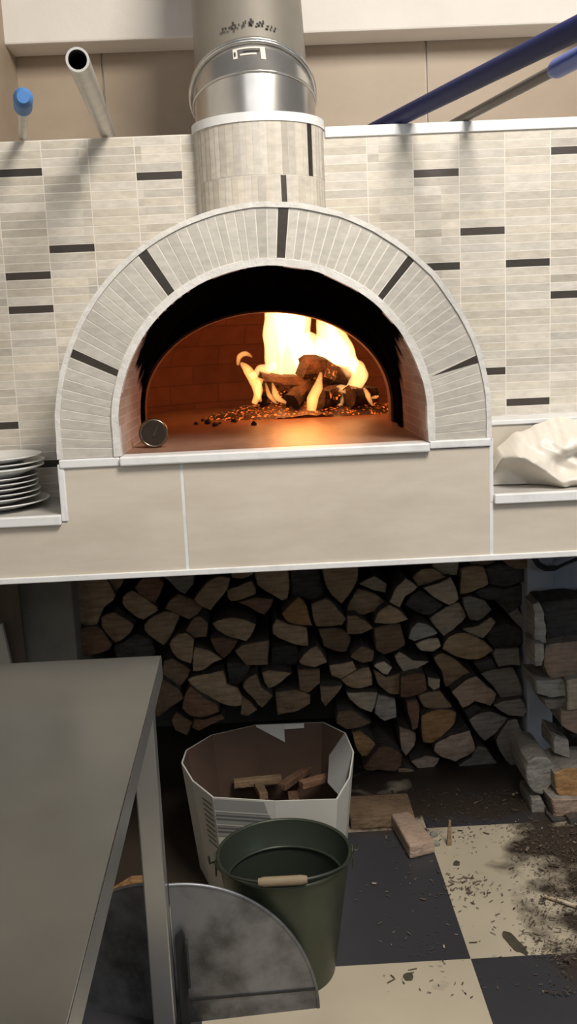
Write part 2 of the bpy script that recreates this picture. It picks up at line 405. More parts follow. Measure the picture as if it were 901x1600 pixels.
g=MB(); g.box((XL,y0-.005,Zbot),(XR,y0+.012,Zbot+.0145),m_white); g.build('bottom_trim',oven,bevel=.002)
# side cheek of the raised block, left trim
g=MB(); g.box((bl-.012,y0-.003,Zled-.018),(bl+.004,YW,Zsill-.012),m_white); g.build('corner_trim',oven,bevel=.003)
g=MB(); g.box((xb-.004,y0-.002,Zled-.022),(xb+.006,YW,Zsill+.002),m_white); g.build('corner_trim',oven,bevel=.003)
# ledges
for nm,x0,x1 in (('left',XL,bl-.012),('right',xb+.006,XR)):
    g=MB(); g.box((x0,y0+.001,Zled-.022),(x1,YW,Zled-.0005),m_ledge); g.build('ledge_top',oven)
    g=MB(); g.box((x0,y0-.014,Zled-.024),(x1,y0+.004,Zled),m_white); g.build('ledge_trim',oven,bevel=.003)
# tiled upstand on the right ledge
g=MB(); g.box((xb+.006,YW-.14,Zled),(XR,YW-.002,zr_up-.012),m_base); g.build('upstand',oven)
g=MB(); g.box((xb+.006,YW-.145,zr_up-.012),(XR,YW-.002,zr_up+.0),m_white); g.build('upstand_trim',oven,bevel=.002)
# sill: marble lip under the opening and the two side pieces under the arch feet
g=MB(); g.box((aL.x+.0,y0-.016,Zsill-.022),(aR.x-.0,y0+.05,Zsill),m_white)
ob=g.build('sill_lip',oven,bevel=.004)
g=MB(); g.box((oL.x,y0-.006,Zsill-.022),(aL.x-.001,y0+.05,Zsill-.001),m_white); g.build('arch_foot_trim',oven,bevel=.003)
g=MB(); g.box((aR.x+.001,y0-.006,Zsill-.016),(oR.x,y0+.05,Zsill+.003),m_white); g.build('arch_foot_trim',oven,bevel=.003)
# arch body
PI_=arch(acx,acz_i,ri,48); PO_=arch(ocx,acz_o,ro,48)
g=MB()
yb=YW-.0005; yf=YF+.0004
A=[(x,yf,z) for x,z in PI_]; B=[(x,yf,z) for x,z in PO_]
g.strip(A,B,m_grout); g.strip(B,[(x,yb,z) for x,z in PO_],m_grout)
g.strip([(x,yb,z) for x,z in PO_],[(x,yb,z) for x,z in PI_],m_grout)
g.build('arch_body',oven,smooth=30)
# radial mosaic strips
def arch_pt(cx,cz,r,t):
    """t in 0..1 along foot-arc-foot, by angle-like parameter"""
    st=cz-Zsill; tot=2*st+PI*r; d=t*tot
    if d<st: return (cx-r,Zsill+d)
    if d>tot-st: return (cx+r,Zsill+(tot-d))
    a=(d-st)/r; return (cx-r*math.cos(a),cz+r*math.sin(a))
g=MB()
def ang(px,py):
    p=PY(px,py,YF); best=None
    for i in range(1001):
        x,z=arch_pt(acx,(acz_i+acz_o)/2,(ri+ro)/2,i/1000)
        d=(x-p.x)**2+(z-p.z)**2
        if best is None or d<best[0]: best=(d,i/1000)
    return best[1]
dk=[ang(152,571),ang(248,435),ang(432,365),ang(613,437)]; wedge=ang(712,571)
cuts=[0.0]
while cuts[-1]<1: cuts.append(cuts[-1]+R.choice((.0125,.0135,.0145,.016)))
cuts=[c/cuts[-1] for c in cuts]
ri2=ri+.016; ro2=ro-.010
for t0,t1 in zip(cuts[:-1],cuts[1:]):
    dark=any(t0<=d<t1 for d in dk); tm=(t0+t1)/2
    isw=t0<=wedge<t1
    e=.0009; sk=R.uniform(-.0012,.0012)
    P=[arch_pt(acx,acz_i,ri2,t0+e),arch_pt(ocx,acz_o,ro2,t0+e+sk*0),arch_pt(ocx,acz_o,ro2,t1-e),arch_pt(acx,acz_i,ri2,t1-e)]
    y=YF-R.uniform(0,.0005)
    pts=[(x,y,z) for x,z in P]
    if isw:
        c=tone(); 
        g.prism(pts,(0,.006,0),m_mosaic); 
        for i in range(len(g.c)-6,len(g.c)): g.c[i]=c
        q=[(x,y-.0006,z) for x,z in (arch_pt(acx,acz_i,ri2+.005,(t0+t1)/2-.002),arch_pt(ocx,acz_o,ro2,t0+e),arch_pt(ocx,acz_o,ro2,t1-e))]
        n0=len(g.c); g.prism(q,(0,.003,0),m_mosaic)
        for i in range(n0,len(g.c)): g.c[i]=tone(True)
        continue
    n0=len(g.c); g.prism(pts,(0,.006,0),m_mosaic); c=tone(dark); 
    if not dark:
        v=R.gauss(.97,.05); c=(.585*v,.55*v,.485*v)
    for i in range(n0,len(g.c)): g.c[i]=c
g.build('arch_mosaic',oven,fix=True)
# outer and inner white rims
m_mortar=mat('rim_mortar',(.72,.70,.66),.75,col2=(.58,.56,.52),nscale=18,bump=.3,bscale=60)
def rim(name,cx,cz,r0,r1,y_front,y_back):
    g=MB(); n=56
    a=arch(cx,cz,r0,n); b_=arch(cx,cz,r1,n)
    rings=[[(x,y_front,z) for x,z in a],[(x,y_front,z) for x,z in b_],[(x,y_back,z) for x,z in b_],[(x,y_back,z) for x,z in a]]
    for i in range(4): g.strip(rings[i],rings[(i+1)%4],m_mortar)
    # waver the edge slightly like hand laid mortar
    for i,v in enumerate(g.v):
        d=noise.noise(Vector((v.x*18,v.y*3,v.z*18)))*.0022; v.x+=d; v.z+=d
    return g.build(name,oven,smooth=35)
rim('outer_rim',ocx,acz_o,ro-.009,ro+.003,YF-.004,YF+.05)
rim('inner_rim',acx,acz_i,ri-.003,ri+.014,YF-.005,YF+.02)
# reveal (mosaic lined tunnel), sooty throat, mouth arch
def tunnel(name,rings,m,uv=None,smooth=30):
    g=MB()
    for (A,ya),(B,yb_) in zip(rings[:-1],rings[1:]):
        g.strip([(x,ya,z) for x,z in A],[(x,yb_,z) for x,z in B],m)
    return g.build(name,oven,smooth=smooth,uv=uv)
yr=2.70; ym=2.90
ml=PY(226,655,ym); mr=PY(611,656,ym); mt=PY(405,488,ym)
mw=(mr.x-ml.x)/2; mcx=(ml.x+mr.x)/2; mh=mt.z-Zsill
def mouth(sc=1,n=48,nst=4,up=0):
    # flattened arch with the same point count as arch()
    p=[]
    h0=.05
    p+=[(mcx-mw*sc,Zsill+h0*i/nst) for i in range(nst)]
    p+=[(mcx-mw*sc*math.cos(PI*i/n),Zsill+h0+(mh+up-h0)*sc*(math.sin(PI*i/n)**.93)) for i in range(n+1)]
    p+=[(mcx+mw*sc,Zsill+h0*(1-(i+1)/nst)) for i in range(nst)]
    return p
# reveal: courses of stone strips that glow pink near the bottom, blackened above
mrev=bpy.data.materials.new('reveal_stone'); mrev.use_nodes=True
N=mrev.node_tree.nodes; L=mrev.node_tree.links; b=N['Principled BSDF']; b.inputs['Roughness'].default_value=.85; b.inputs['Specular IOR Level'].default_value=0
tc=N.new('ShaderNodeTexCoord'); sx=N.new('ShaderNodeSeparateXYZ'); L.new(tc.outputs['Object'],sx.inputs[0])
wv=N.new('ShaderNodeTexBrick'); wv.offset=.3; wv.inputs['Color1'].default_value=(.50,.36,.29,1); wv.inputs['Color2'].default_value=(.40,.27,.21,1); wv.inputs['Mortar'].default_value=(.52,.42,.35,1)
wv.inputs['Scale'].default_value=1; wv.inputs['Brick Width'].default_value=.115; wv.inputs['Row Height'].default_value=.022; wv.inputs['Mortar Size'].default_value=.0012
cb=N.new('ShaderNodeCombineXYZ'); L.new(sx.outputs['Y'],cb.inputs[0]); L.new(sx.outputs['Z'],cb.inputs[1]); L.new(cb.outputs[0],wv.inputs['Vector'])
nn=N.new('ShaderNodeTexNoise'); nn.inputs['Scale'].default_value=9; nn.inputs['Detail'].default_value=5; L.new(tc.outputs['Object'],nn.inputs['Vector'])
# soot stain: starts about 0.2 m over the hearth and is deeper further in
zr=N.new('ShaderNodeMapRange'); zr.inputs[1].default_value=Zsill+.12; zr.inputs[2].default_value=Zsill+.33; L.new(sx.outputs['Z'],zr.inputs[0])
yr_=N.new('ShaderNodeMapRange'); yr_.inputs[1].default_value=YF+.08; yr_.inputs[2].default_value=YF+.46; yr_.inputs[4].default_value=.55; L.new(sx.outputs['Y'],yr_.inputs[0])
ad=N.new('ShaderNodeMath'); ad.operation='ADD'; L.new(zr.outputs[0],ad.inputs[0]); L.new(yr_.outputs[0],ad.inputs[1])
ad2=N.new('ShaderNodeMath'); ad2.operation='ADD'; L.new(ad.outputs[0],ad2.inputs[0]); L.new(nn.outputs['Fac'],ad2.inputs[1])
st=N.new('ShaderNodeMapRange'); st.inputs[1].default_value=.98; st.inputs[2].default_value=1.16; L.new(ad2.outputs[0],st.inputs[0])
mx=N.new('ShaderNodeMix'); mx.data_type='RGBA'; L.new(st.outputs[0],mx.inputs[0]); L.new(wv.outputs['Color'],mx.inputs[6]); mx.inputs[7].default_value=(.0028,.0026,.0025,1)
L.new(mx.outputs[2],b.inputs['Base Color'])
RI=arch(acx,acz_i,ri-.003,48)
tunnel('reveal',[(RI,YF+.0),(RI,YF+.08),(RI,yr)],mrev)
def scale_arch(A,f,dz=0):
    return [(acx+(x-acx)*f,Zsill+(z-Zsill)*f+dz) for x,z in A]
# throat: step inwards then widening and sloping back down to the mouth
TH=scale_arch(RI,.985)
mth=m_soot
tunnel('throat',[(RI,yr),(TH,yr+.005),(TH,yr+.06),(mouth(1.03,up=.05),ym-.05),(mouth(1.02),ym)],mth)
tunnel('mouth_ring',[(mouth(1.02),ym),(mouth(1.0),ym),(mouth(1.0),ym+.07)],m_dome,uv=lambda c:(c.x+c.y*2,c.z*1.0))
# hearth floor
g=MB()
g.box((acx-ri,YF+.05,Zsill-.03),(acx+ri,ym+.08,Zsill),m_hearth)
g.box((-.62,ym+.08,Zsill-.03),(.68,4.15,Zsill-.0005),m_hearth); g.build('hearth',oven)
# dome interior
g=MB(); dc=Vector((mcx+.02,3.42,Zsill)); dr=.60; dh=.47
prof=[(dr,0),(dr,.10)]+[(dr*math.cos(a),.10+(dh-.10)*math.sin(a)) for a in [PI/2*i/10 for i in range(1,10)]]+[(.001,dh)]
n=64
# leave the doorway open: skip wedge facing the mouth by only building the faces behind the mouth plane
vi={}
for q in range(n):
    a=2*PI*q/n
    for i,(r,z) in enumerate(prof):
        v=dc+Vector((r*math.cos(a),r*math.sin(a),z))
        g.v.append(v)
k=len(prof)
for q in range(n):
    for i in range(k-1):
        ids=[q*k+i,((q+1)%n)*k+i,((q+1)%n)*k+i+1,q*k+i+1]
        if any(g.v[j].y<ym+.071 for j in ids): continue
        g.face(ids,m_dome)
g.build('dome',oven,smooth=40,uv=lambda c:(math.atan2(c.x-dc.x,c.y-dc.y)*.6,c.z))
# front wall of the dome around the mouth
g=MB(); big=[(mcx+(x-mcx)*2.2,Zsill+(z-Zsill)*2.2) for x,z in mouth(1.0)]
g.strip([(x,ym+.07,z) for x,z in mouth(1.0)],[(x,ym+.071,z) for x,z in big],m_dome); g.build('dome_front',oven,uv=lambda c:(c.x,c.z))
# chimney neck of mosaic
ncx=(PY(303,250,YW).x+PY(507,250,YW).x)/2; nr=(PY(507,250,YW).x-PY(303,250,YW).x)/2
ztn=PY(400,188,YW-nr*.85).z
g=MB(); zj=PY(400,273,YW-nr*.85).z; zlow=oT.z-.03
def npt(a,r): return (ncx+r*math.cos(a),YW+.02+r*.95*math.sin(a))
K=34
g.strip([(*npt(PI+PI*i/60,nr-.0007),zlow) for i in range(61)],[(*npt(PI+PI*i/60,nr-.0007),ztn) for i in range(61)],m_grout)
for row,(za,zb_) in enumerate(((zlow,zj-.001),(zj+.001,ztn))):
    ed=[0.0]
    while ed[-1]<1: ed.append(ed[-1]+R.uniform(.028,.042))
    ed=[e/ed[-1] for e in ed]
    tgt=PY(442,292,YW-nr*.8).x if row==0 else PY(484,235,YW-nr*.5).x
    for e0,e1 in zip(ed[:-1],ed[1:]):
        a0=PI+PI*(e0+.0012); a1=PI+PI*(e1-.0012); am=(a0+a1)/2
        xx0=npt(a0,nr)[0]; xx1=npt(a1,nr)[0]
        dark=xx0<=tgt<xx1
        A=[npt(a0+(a1-a0)*i/3,nr) for i in range(4)]
        g.strip([(x,y,za) for x,y in A],[(x,y,zb_) for x,y in A],m_mosaic,col=tone(dark))
g.build('chimney_neck',oven,fix=False)
g=MB(); A=[npt(PI+PI*i/48,nr+.003) for i in range(49)]; B=[npt(PI+PI*i/48,nr-.03) for i in range(49)]
rings=[[(x,y,ztn) for x,y in A],[(x,y,ztn+.021) for x,y in A],[(x,y,ztn+.021) for x,y in B],[(x,y,ztn) for x,y in B]]
for i in range(4): g.strip(rings[i],rings[(i+1)%4],m_white)
g.build('neck_rim',oven,smooth=40)

# ------------------------------------------------------------------ flue pipe
yc=YW+.03; fr=nr-.012; fz=ztn+.0
flue=empty('flue_pipe',(ncx,yc,fz),'round stainless flue pipe with elbow seams rising from mosaic neck','flue pipe')
def ring(c,ax,r,n=56):
    ax=ax.normalized(); u=Vector((1,0,0)); u=(u-u.dot(ax)*ax).normalized(); w_=ax.cross(u)
    return [c+r*(math.cos(2*PI*i/n)*u+math.sin(2*PI*i/n)*w_) for i in range(n)]
fx=PY(397,150,yc).x
c0=Vector((fx,yc,fz-.10)); c1=Vector((fx,yc,PY(395,165,yc).z)); 
ax0=Vector((0,0,1)); ax1=Vector((-.01,.30,1)).normalized(); ax2=Vector((-.02,.80,1)).normalized()
d01=Vector((-.004,.12,1)).normalized()
c2=c1+Vector((-.004,.008,.022))
ax3=Vector((-.02,.40,1)).normalized()
g=MB(); g.strip(ring(c0,ax0,fr),ring(c1,ax1,fr),m_flue,closed=True); g.build('lower_pipe',flue,smooth=40)
g=MB(); g.strip(ring(c1,ax1,fr),ring(c2,ax2,fr),m_flue,closed=True); g.build('elbow_segment',flue,smooth=40)
def torus(name,c,ax,r,t,m,par):
    g=MB(); P=ring(c,ax,r); g.tube(P+[P[0]],t,m,seg=8,caps=False); return g.build(name,par,smooth=60)
torus('seam',c1,ax1,fr+.001,.0035,m_flue,flue)
torus('seam',c2,ax2,fr+.004,.006,m_flue,flue)
torus('seam',c2+ax2*.012,ax2,fr+.003,.004,m_flue,flue)
c3=c2+ax3*.62; fr3=fr*.93
g=MB(); g.strip(ring(c2,ax2,fr*.985),ring(c2+ax3*.03,ax2,fr3),m_flue2,closed=True); g.strip(ring(c2+ax3*.03,ax2,fr3),ring(c3,ax3,fr3),m_flue2,closed=True)
g.build('upper_pipe',flue,smooth=40)
# stamped marking on the pipe and torn sticker
def on_front(z,xo,rr,c,ax):
    k=(z-c.z)/ax.z; cc=c+ax*k; sl=ax.y/ax.z; return Vector((cc.x+xo,cc.y-math.sqrt(max(rr*rr-xo*xo,0))*math.sqrt(1+sl*sl),z))
g=MB()
zk=PY(400,44,yc-.05).z
for i in range(16):
    x=-.066+.0085*i+R.uniform(-.002,.002); h=R.uniform(.005,.014); w_=R.uniform(.003,.007); z0=zk+R.uniform(-.005,.005)-abs(x)*.25
    g.poly([on_front(z0+dz,x+dx,fr3+.003,c2,ax3) for dx,dz in ((0,0),(w_,0),(w_,h),(0,h))],m_ink)
g.build('stamped_marking',flue,fix=False)
m_stk=mat('torn_sticker',(.62,.58,.52),.5)
g=MB()
def ringpt(c,ax,r,a):
    ax=ax.normalized(); u=Vector((1,0,0)); u=(u-u.dot(ax)*ax).normalized(); w_=ax.cross(u); return c+r*(math.cos(a)*u+math.sin(a)*w_)
def sp(x,t):
    a=-PI/2+x/fr; return ringpt(c1,ax1,fr,a).lerp(ringpt(c2,ax2,fr,a),t)+Vector((0,-.0025,-.0005))
for x0,x1,t0,t1,m_ in ((-.045,-.034,.5,.86,m_stk),(-.034,.03,.80,.86,m_stk),(.022,.034,.42,.86,m_stk),(-.028,.012,.58,.64,m_stk),(-.043,-.038,.58,.74,m_ink),(-.02,.02,.70,.735,m_ink)):
    k=6
    for i in range(k):
        a=x0+(x1-x0)*i/k; b_=x0+(x1-x0)*(i+1)/k
        g.poly([sp(a,t0),sp(b_,t0),sp(b_,t1),sp(a,t1)],m_)
g.build('torn_sticker',flue,fix=False)

# ------------------------------------------------------------------ thermometer on the hearth
tp=PY(239,668,YF+.16)
th=empty('dial_thermometer',(tp.x,tp.y,Zsill),'round dark dial thermometer standing just inside left of oven opening','thermometer')
def disc(c,r,t,m,name,par,rim=None):
    g=MB(); n=40
    A=[c+Vector((r*math.cos(2*PI*i/n),0,r*math.sin(2*PI*i/n))) for i in range(n)]
    g.prism(A,(0,t,0),m); return g.build(name,par,bevel=0)
rt=.0335; tc_=Vector((tp.x,tp.y,Zsill+rt+.004))
disc(tc_,rt*.93,.012,m_dial,'dial_face',th)
g=MB(); P=[tc_+Vector((rt*math.cos(2*PI*i/40),.003,rt*math.sin(2*PI*i/40))) for i in range(41)]; g.tube(P,.004,m_brass,seg=8,caps=False); g.build('bezel',th,smooth=60)
g=MB(); g.prism([tc_+Vector(p) for p in ((-.003,-.002,-.008),(.002,-.002,-.008),(.012,-.002,.016),(.010,-.002,.018))],(0,.0015,0),m_ink); g.build('needle',th)
g=MB(); g.tube([tc_+Vector((0,.012,0)),tc_+Vector((0,.05,-.006))],.006,m_brass,seg=12); g.build('stem',th,smooth=40)

# ------------------------------------------------------------------ fire
def log_between(name,a,b_,r,m,par=None,seg=9,jit=.12):
    g=MB(); a=Vector(a); b_=Vector(b_); k=7
    path=[a+(b_-a)*i/(k-1)+Vector((R.uniform(-1,1),R.uniform(-1,1),R.uniform(-1,1)))*r*.10 for i in range(k)]
    g.tube(path,[r*(1+R.uniform(-jit,jit)) for _ in range(k)],m,seg=seg)
    for v in g.v:
        d=noise.noise(v*30)*r*.35; v.x+=d; v.z+=d*.7
    return g
def fp(px,py,Y): return PY(px,py,Y)
g=MB()
# ash and ember bed: lumpy mound
nx,ny=46,22
c=fp(480,642,3.36); ashw,ashd=.36,.17
base=len(g.v)
for j in range(ny):
    for i in range(nx):
        u=-1+2*i/(nx-1); v=-1+2*j/(ny-1)
        x=c.x+u*ashw; y=3.38+v*ashd
        e=max(0,1-(u*u+v*v*.9)); h=.045*e**.7+.03*e*max(0,noise.noise(Vector((x*22,y*22,3))))
        g.v.append(Vector((x,y,Zsill-.004+h+ (.012*abs(noise.noise(Vector((x*60,y*60,1)))) if e>0 else 0))))
for j in range(ny-1):
    for i in range(nx-1):
        q=base+j*nx+i; g.face((q,q+1,q+nx+1,q+nx),m_ember)
tag(g.build('ash_bed',smooth=30),'bed of grey ash and glowing embers under the burning logs','ash','fire in the oven',kind='stuff')
burn=[((400,600),(520,612),3.30,.040,'charred log at left of the fire wrapped in small flames'),
      ((470,572),(562,598),3.33,.043,'charred log lying on top of the burning heap'),
      ((455,640),(482,600),3.26,.030,'small blackened log propped upright at front of fire'),
      ((498,636),(528,618),3.24,.036,'blackened log end at front centre of the fire'),
      ((545,634),(580,626),3.26,.036,'blackened log end at right of the fire by oven wall'),
      ((410,622),(470,632),3.32,.030,'thin charred branch low in the ash at left of fire')]
for (p0,p1,Y,r,lab) in burn:
    a=fp(*p0,Y); b_=fp(*p1,Y+.09)
    a.z=max(a.z,Zsill+r+.02); b_.z=max(b_.z,Zsill+r+.02)
    g=log_between('burning_log',a,b_,r,m_char)
    for i in range(len(g.m)):
        if R.random()<.10: g.m[i]=g.mi(m_ember)
    tag(g.build('burning_log',smooth=35,origin=(a+b_)/2),lab,'burning log','logs burning in the oven')
fire=empty('fire',fp(480,640,3.36),'bright yellow and white fire blazing at right inside the oven','fire')
def flame(path,rad,Y,m=m_flame,flat=.7,amp=.010):
    g=MB(); pts=[fp(x,y,Y) for x,y in path]
    P=[];Rr=[]; nn_=9
    for i in range(len(pts)-1):
        p0=pts[max(i-1,0)];p1=pts[i];p2=pts[i+1];p3=pts[min(i+2,len(pts)-1)]
        for q in range(nn_):
            t=q/nn_; P.append(.5*((2*p1)+(-p0+p2)*t+(2*p0-5*p1+4*p2-p3)*t*t+(-p0+3*p1-3*p2+p3)*t**3)); Rr.append((rad[i]*(1-t)+rad[i+1]*t)*Y/F)
    P.append(pts[-1]); Rr.append(rad[-1]*Y/F)
    g.tube(P,Rr,m,seg=20,flat=flat)
    sd=R.uniform(0,50)
    for v in g.v:
        q=Vector((v.x,v.y,v.z*.6))
        nv=noise.noise_vector(q*18+Vector((sd,0,0)))*amp+noise.noise_vector(q*45+Vector((sd,3,0)))*amp*.5; v+=Vector((nv.x,nv.y*.3,nv.z))
    return g.build('flame',fire,smooth=60)
# great sheet of flame behind the logs, leaning out under the mouth arch
flame([(430,592),(428,560),(431,525),(436,490),(440,440)],[12,17,20,24,14],3.34)
flame([(452,585),(456,555),(452,520),(452,480),(455,430)],[14,20,22,24,12],3.40)
flame([(478,582),(474,552),(466,525),(470,490),(476,450)],[12,20,20,16,6],3.44)
flame([(500,590),(494,560),(484,540),(478,520)],[14,22,20,8],3.40)
flame([(515,592),(520,562),(514,535),(508,508),(500,470)],[16,26,24,18,8],3.42)
flame([(545,600),(542,572),(536,548),(526,525),(514,495)],[12,20,19,15,6],3.38)
flame([(542,618),(552,606),(561,592),(560,576),(548,560)],[8,9,11,12,6],3.28)
flame([(552,580),(556,566),(550,552)],[7,7,2],3.30,m_flame2)
flame([(520,640),(533,628),(532,614),(545,606)],[6,11,10,4],3.30)
flame([(512,612),(528,608),(548,608)],[4,6,3],3.30)
flame([(486,642),(488,625),(496,605),(500,580)],[6,9,7,2],3.20,m_flame2,amp=.006)
# left licks
flame([(397,630),(402,612),(396,594),(386,577),(376,566)],[5,8,9,7,2],3.26,m_flame2,amp=.007)
flame([(392,588),(405,579),(420,577),(434,570)],[5,8,9,7],3.30)
flame([(408,628),(402,612),(408,592)],[2,5,4],3.24,m_flame2,amp=.006)
flame([(447,631),(436,624),(429,612),(424,598)],[2,5,5,1],3.20,m_flame2,amp=.005)
flame([(432,630),(420,618),(414,600)],[2,4,1],3.20,m_flame2,amp=.005)
flame([(371,570),(374,557),(383,552),(394,559)],[2,4,4,1],3.26,m_flame2,amp=.004)
flame([(583,634),(575,618),(568,606)],[1,5,2],3.24,m_flame2,amp=.005)
flame([(580,621),(587,620),(592,618)],[2,3,1],3.22,m_flame2,amp=.003)
# chunks of soot and crumbs on the hearth
for i in range(9):
    p=fp(R.uniform(300,400),R.uniform(646,655),3.1); y=R.uniform(3.0,3.3); x=p.x; r=R.uniform(.006,.014)
    g=MB(); g.lathe([(0.001,0),(r,.2*r),(r*.9,r*.8),(r*.3,r*1.2),(.001,r*1.25)],(x,y,Zsill),m_char,seg=7)
    for v in g.v: v+=Vector(noise.noise_vector(v*80))*r*.3
    tag(g.build('charcoal_crumb',smooth=30,origin=(x,y,Zsill)),'small black charcoal crumb on the hearth left of the fire','charcoal','charcoal crumbs on the hearth')

# ------------------------------------------------------------------ poles over the wall top
def pole(name,p_wall,p_end,rr,yend,m,label,cap=None,cap_m=None,open_end=False,square=False,extra=.28):
    a=PY(*p_wall,YW-.002); a=Vector((a.x,a.y,Ztop+rr+.004))
    b_=PY(*p_end,yend)
    d=(b_-a).normalized(); far=a-d*extra
    if far.z<Ztop+rr: far.z=Ztop+rr+.002
    root=empty(name,tuple(a),label,'pole','poles laid across the wall top')
    g=MB()
    if open_end:
        g.tube([far,a,b_],rr,m,seg=20,caps=False)
        g.build('shaft',root,smooth=50)
        g=MB(); P=ring(b_,d,rr,24); Q=ring(b_,d,rr*.8,24); Q2=ring(b_-d*.12,d,rr*.8,24)
        g.strip(P,Q,m_alu,closed=True); g.strip(Q,Q2,m_dark,closed=True); g.poly(Q2,m_dark); g.build('open_end',root,fix=False)
    else:
        g.tube([far,a,b_],rr,m,seg=4 if square else 16,flat=.6 if square else 1); g.build('shaft',root,smooth=50)
    if cap:
        n=10; L_=cap; g=MB()
        P=[b_-d*L_*.15+d*L_*1.15*i/n for i in range(n+1)]
        rad=[cap_r(i/n)*rr for i in range(n+1)]
        g.tube(P,rad,cap_m,seg=20); g.build('grip',root,smooth=60)
    return root
def cap_r(t): return 1.25 if t<.05 else (1.62 if t<.93 else 1.62*math.sqrt(max(.02,1-((t-.93)/.07)**2*.6)))
pole('pole',(165,210),(121,93),.0205,1.80,m_alu,'pale metal tube with open hollow end jutting from wall top left of flue',open_end=True)
pole('pole',(36,213),(36,166),.0115,2.08,m_alu,'short pale pole with light blue end cap by the left alcove wall',cap=.13,cap_m=m_blue2)
pole('pole',(632,190),(930,30),.021,1.72,m_navy,'long dark navy blue pole slanting up right from the wall top')
pole('pole',(730,187),(872,106),.0115,1.98,m_greytube,'thin grey pole with bright blue grip at upper right corner',cap=.16,cap_m=m_blue)

# ------------------------------------------------------------------ plates
pc=PY(-12,790,YF+.155)
zz=Zled
specs=[(.146,.020),(.124,.016),(.123,.015),(.121,.015),(.120,.015),(.121,.015),(.135,.026),(.137,.016),(.131,.017)]
ordp=['bottom, wide and chipped white plate under the whole stack','second white plate from the bottom of the plate stack','third white plate from the bottom of the plate stack','fourth white plate from the bottom of the plate stack','fifth plate from the bottom, at middle of the white stack','fourth plate down from the top of the white stack','deep white plate third from the top of the stack','white plate just beneath the topmost plate on left ledge','topmost white plate of the stack on the left ledge']
ztop_target=PY(20,712,YF+.155).z
tot=sum(h for _,h in specs); sc=(ztop_target-Zled)/tot
ordp[0]='bottom plate of the stack, wider than all others, on the left ledge'
for i,((r,h),lab) in enumerate(zip(specs,ordp)):
    h*=sc; hh=h*1.25
    g=MB()
    prof=[(.001,0),(r*.60,0),(r*.66,h*.25),(r*.97,hh*.80),(r,hh*.86),(r,hh*.97),(r*.985,hh),(r*.95,hh*.95),(r*.66,h*.42),(r*.60,h*.22),(.001,h*.22)]
    ox=R.uniform(-.003,.003)
    g.lathe(prof,(pc.x+ox,pc.y,zz),m_plate,seg=72)
    tag(g.build('plate',smooth=40,origin=(pc.x+ox,pc.y,zz)),lab,'plate','white plates stacked on the left ledge')
    zz+=h

# ------------------------------------------------------------------ plastic bag on right ledge
g=MB(); nx,nz=120,56
x0=PY(771,720,YF+.1).x; x1=PY(985,720,YF+.1).x
y_b=YW-.15
def bag_top(u):
    t=min(1,u/.55); return .045+.085*t**.8
hmax=PY(880,656,YF+.10).z-Zled
for j in range(nz):
    v=j/(nz-1)
    for i in range(nx):
        u=i/(nx-1)
        x=x0+(x1-x0)*u
        top=hmax*(.50+.50*min(1,(u/.42))**.7+.06*noise.noise(Vector((u*9,0,4)))+.015*noise.noise(Vector((u*30,0,8))))*(1 if u<.8 else 1-.3*(u-.8)/.2)
        if u<.04: top*=.6+.4*u/.04
        z=Zled+.003+top*v
        q=Vector((x*7-z*5,z*9+x*2,1.3))
        n_=1-abs(noise.noise(q))*2; n2=1-abs(noise.noise(Vector((x*16+z*11,z*13-x*5,5.1))))*2; n3=noise.noise(Vector((x*4,z*5,9)))
        bulge=.085*math.sin(PI*min(1,v*.85+.12))**.6*min(1,u/.15+.25)
        lw_=v-(.95-2.1*u); fold=math.exp(-(lw_/.13)**2)*(1 if u<.48 else max(0,1-(u-.48)*6))
        low=math.exp(-((v-.16-.05*math.sin(u*9))/.10)**2)*min(1,max(0,(u-.35)*6))
        hol=math.exp(-((u-.62)/.16)**2-((v-.48-(u-.62)*.4)/.10)**2)
        thin=1 if lw_>0 else max(.12,1+lw_*2.2)
        d=bulge*thin*.8+.024*n_*thin+.012*n2*thin+.015*n3*thin+.024*fold+.028*low-.045*hol
        al=(x*1.0-z*.9); ac=(x*.75+z*1.1); n4=1-abs(noise.noise(Vector((ac*26,al*5,2.2))))*2; n5=1-abs(noise.noise(Vector((ac*9+z*6,al*16,7.7))))*2
        d+=(.006*n4+.008*n5)*max(thin,.35)
        y=y_b-.004-max(.002,d*(1-v**6))
        y=max(y,YF+.012)
        g.v.append(Vector((x,y,z)))
for j in range(nz-1):
    for i in range(nx-1):
        q=j*nx+i; g.face((q,q+1,q+nx+1,q+nx),m_bag)
# closed back
nb=len(g.v)
for j in range(nz):
    for i in (0,nx-1):
        v=g.v[j*nx+i].copy(); v.y=y_b-.002; g.v.append(v)
for j in range(nz-1):
    g.face((j*nx,(j+1)*nx,nb+2*(j+1),nb+2*j),m_bag); g.face((j*nx+nx-1,nb+2*j+1,nb+2*(j+1)+1,(j+1)*nx+nx-1),m_bag)
g.face([nb+2*j for j in range(nz)]+[nb+2*j+1 for j in reversed(range(nz))],m_bag)
ob=g.build('plastic_bag',smooth=70)
tag(ob,'crumpled white plastic bag lying on the right ledge','bag')

# ------------------------------------------------------------------ under the counter: columns and lintel
g=MB(); yc0=3.10
g.box((PY(30,960,yc0).x,yc0,0),(PY(115,960,yc0).x,YR-.001,Zbot+.002),m_concrete); struct(g.build('column_left',bevel=.008))
g=MB(); yp0=3.16
g.box((PY(823,1000,yp0).x,yp0,0),(PY(864,1000,yp0).x,YR-.001,Zbot+.002),m_pier); struct(g.build('column_right',bevel=.008))
g=MB(); g.box((PY(864,900,yp0).x,yp0+.03,PY(880,938,yp0+.03).z),(XR,YR-.001,Zbot+.002),m_pier)
g.box((PY(864,900,yp0).x,yp0+.008,PY(880,938,yp0).z),(XR,yp0+.03,PY(880,923,yp0).z),m_pier); struct(g.build('trim_lintel',bevel=.004))
